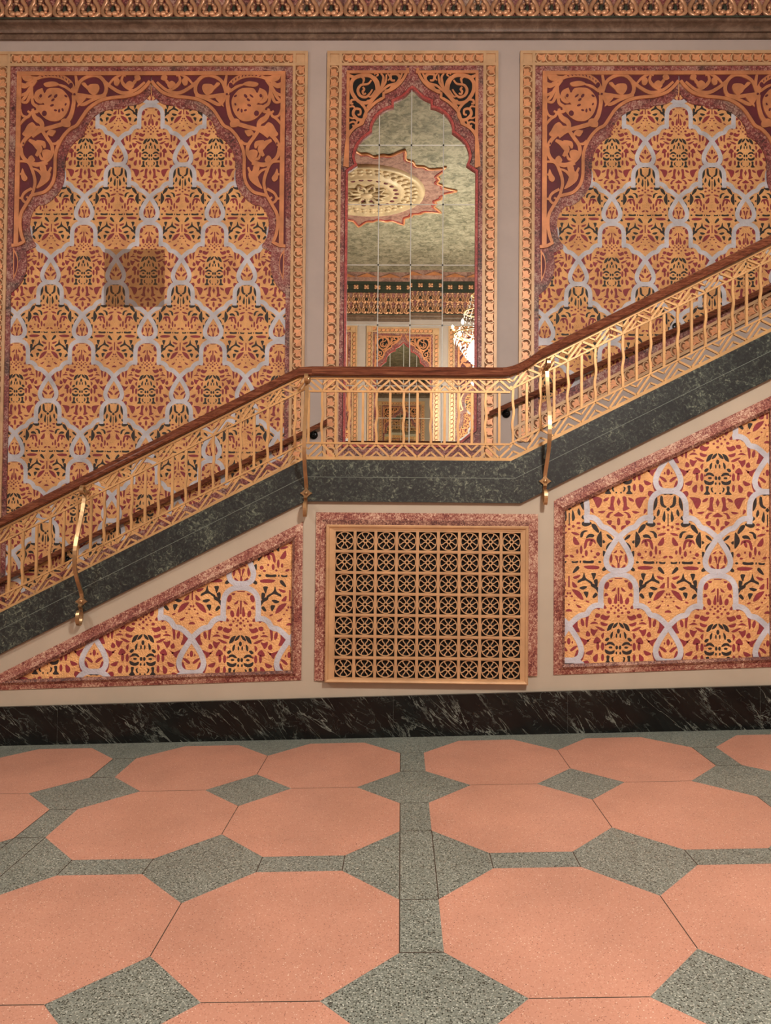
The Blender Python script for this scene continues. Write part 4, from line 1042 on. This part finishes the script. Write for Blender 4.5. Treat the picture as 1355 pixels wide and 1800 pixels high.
mb = MB(); mb.lathe([(1.10,-.01),(1.08,-.06),(1.03,-.075),(.99,-.045),(.97,-.035),(.72,-.035),(.69,-.07),(.65,-.08),(.62,-.05),(.53,-.05),(.50,-.08),(.47,-.06),(.0,-.045)], CREAM, seg=64); mb.build('carved_ring', md)
mb = MB()
for row, r, n in ((0,.79,30),(1,.91,36)):
    for i in range(n):
        a = 2*PI*(i+.5*row)/n; mb.ellip((r*math.cos(a), r*math.sin(a), -.04), (.062,.062,.03), CREAM, 8, 4)
mb.build('scale_leaves', md)
mb = MB()
for i in range(22): a = 2*PI*i/22; mb.ellip((.575*math.cos(a), .575*math.sin(a), -.05), (.05,.05,.008), MAROON, 8, 4)
for i in range(10):
    a = 2*PI*i/10
    mb.ellip((.30*math.cos(a), .30*math.sin(a), -.05), (.055,.055,.012), MAROON, 8, 4)
mb.build('pierced_openings', md)
mb = MB()
for i in range(10):
    for s in (-.16, .16):
        a = 2*PI*i/10+s; mb.tube([(.12*math.cos(a),.12*math.sin(a),-.06),(.28*math.cos(a+s*.9),.28*math.sin(a+s*.9),-.085),(.43*math.cos(2*PI*i/10),.43*math.sin(2*PI*i/10),-.06)], .026, CREAM, 8)
mb.ellip((0,0,-.07), (.13,.13,.05), CREAM); mb.build('flower', md)

def make_chandelier(loc, label):
    ch = thing('chandelier', label, 'chandelier', loc, 0, 'crystal chandeliers')
    H = ZC-loc[2]                                   # origin at the lowest crystal
    mb = MB(); mb.tube([(0,0,.25),(0,0,H-.06)], .018, BRONZE, 10); mb.ellip((0,0,1.45), (.05,.05,.10), BRONZE); mb.ellip((0,0,.75), (.07,.07,.12), BRONZE); mb.build('stem', ch)
    mb = MB(); mb.lathe([(0,H-.10),(.10,H-.09),(.16,H-.03),(.16,H-.001)], BRONZE, seg=24); mb.build('canopy', ch)
    for r, z in ((.55,.72),(.34,1.20),(.20,1.55)):
        mb = MB(); mb.tube([(r*math.cos(2*PI*i/32), r*math.sin(2*PI*i/32), z) for i in range(33)], .016, BRONZE, 8); mb.build('hoop', ch)
    for i in range(8):
        a = 2*PI*i/8; c_, s_ = math.cos(a), math.sin(a)
        mb = MB(); mb.tube([(.05*c_,.05*s_,.75),(.25*c_,.25*s_,.62),(.45*c_,.45*s_,.66),(.58*c_,.58*s_,.78)], .013, BRONZE, 8); mb.lathe([(0,.79),(.05,.80),(.055,.82)], BRONZE, (.58*c_,.58*s_,0), 14); arm = mb.build('arm', ch)
        mb = MB(); mb.ellip((.58*c_,.58*s_,.885), (.024,.024,.055), BULB); mb.build('bulb', arm)
    rr = random.Random(3)
    def drop(mb, p, r, h):
        p = Vector(p); e = [p+Vector((r*math.cos(k*PI/2), r*math.sin(k*PI/2), 0)) for k in range(4)]; t_, b_ = p+Vector((0,0,h*.35)), p-Vector((0,0,h*.65))
        for k in range(4): mb.face([e[k], e[(k+1) % 4], t_], CRYSTAL); mb.face([e[(k+1) % 4], e[k], b_], CRYSTAL)
    mb = MB()
    for r0, z0, r1, z1, n, k_ in ((.20,1.55,.34,1.20,14,7),(.34,1.20,.55,.72,20,9),(.55,.70,.12,.12,22,12)):
        for i in range(n):
            a = 2*PI*i/n
            for j in range(k_):
                u = (j+.5)/k_; r = r0+(r1-r0)*u; z = z0+(z1-z0)*u-.10*math.sin(PI*u); drop(mb, (r*math.cos(a), r*math.sin(a), z), .013, .045)
    for i in range(24): a = 2*PI*i/24; drop(mb, (.55*math.cos(a), .55*math.sin(a), .62), .016, .11)
    drop(mb, (0,0,.08), .035, .12); cr = mb.build('crystal_strands', ch, merge=False); cr['kind'] = 'stuff'
    return ch
def lamp(name, loc, e, r, col):
    l = bpy.data.lights.new(name, 'POINT'); l.energy = e; l.shadow_soft_size = r; l.color = col
    o = bpy.data.objects.new(name, l); C.objects.link(o); o.location = loc; return o
CH = [(1.66,-4.6,4.75),(-5.5,-4.6,4.75)]
c1_ = make_chandelier(CH[0], 'lit crystal chandelier glaring at the right edge of the mirror')
dup(c1_, CH[1], 0, 'lit crystal chandelier over the left part of the lobby, outside the picture')
WARM = (1.0, .96, .90)
def down(name, loc, e, r, ang):
    l = bpy.data.lights.new(name, 'SPOT'); l.energy = e; l.shadow_soft_size = r; l.color = WARM; l.spot_size = math.radians(ang); l.spot_blend = 1.0
    o = bpy.data.objects.new(name, l); C.objects.link(o); o.location = loc; return o
for (x_, y_, z_), e1, e2 in zip(CH, (1080, 430), (270, 250)):
    lamp('chandelier_light', (x_, y_, z_+.35), e1, .28, WARM)
    down('added_floor_fill', (x_, y_, z_-.12), e2, .25, 168)  # added spot, not a chandelier part; brightens the floor and lower wall

# ------------------------------------------------------------------ world and colour
w = bpy.data.worlds.new('world'); bpy.context.scene.world = w; w.use_nodes = True
w.node_tree.nodes['Background'].inputs[0].default_value = (0.02,0.018,0.016,1)
vs = bpy.context.scene.view_settings
vs.view_transform = 'Standard'; vs.look = 'None'; vs.gamma = 1.0; vs.use_curve_mapping = False; vs.exposure = 0.0
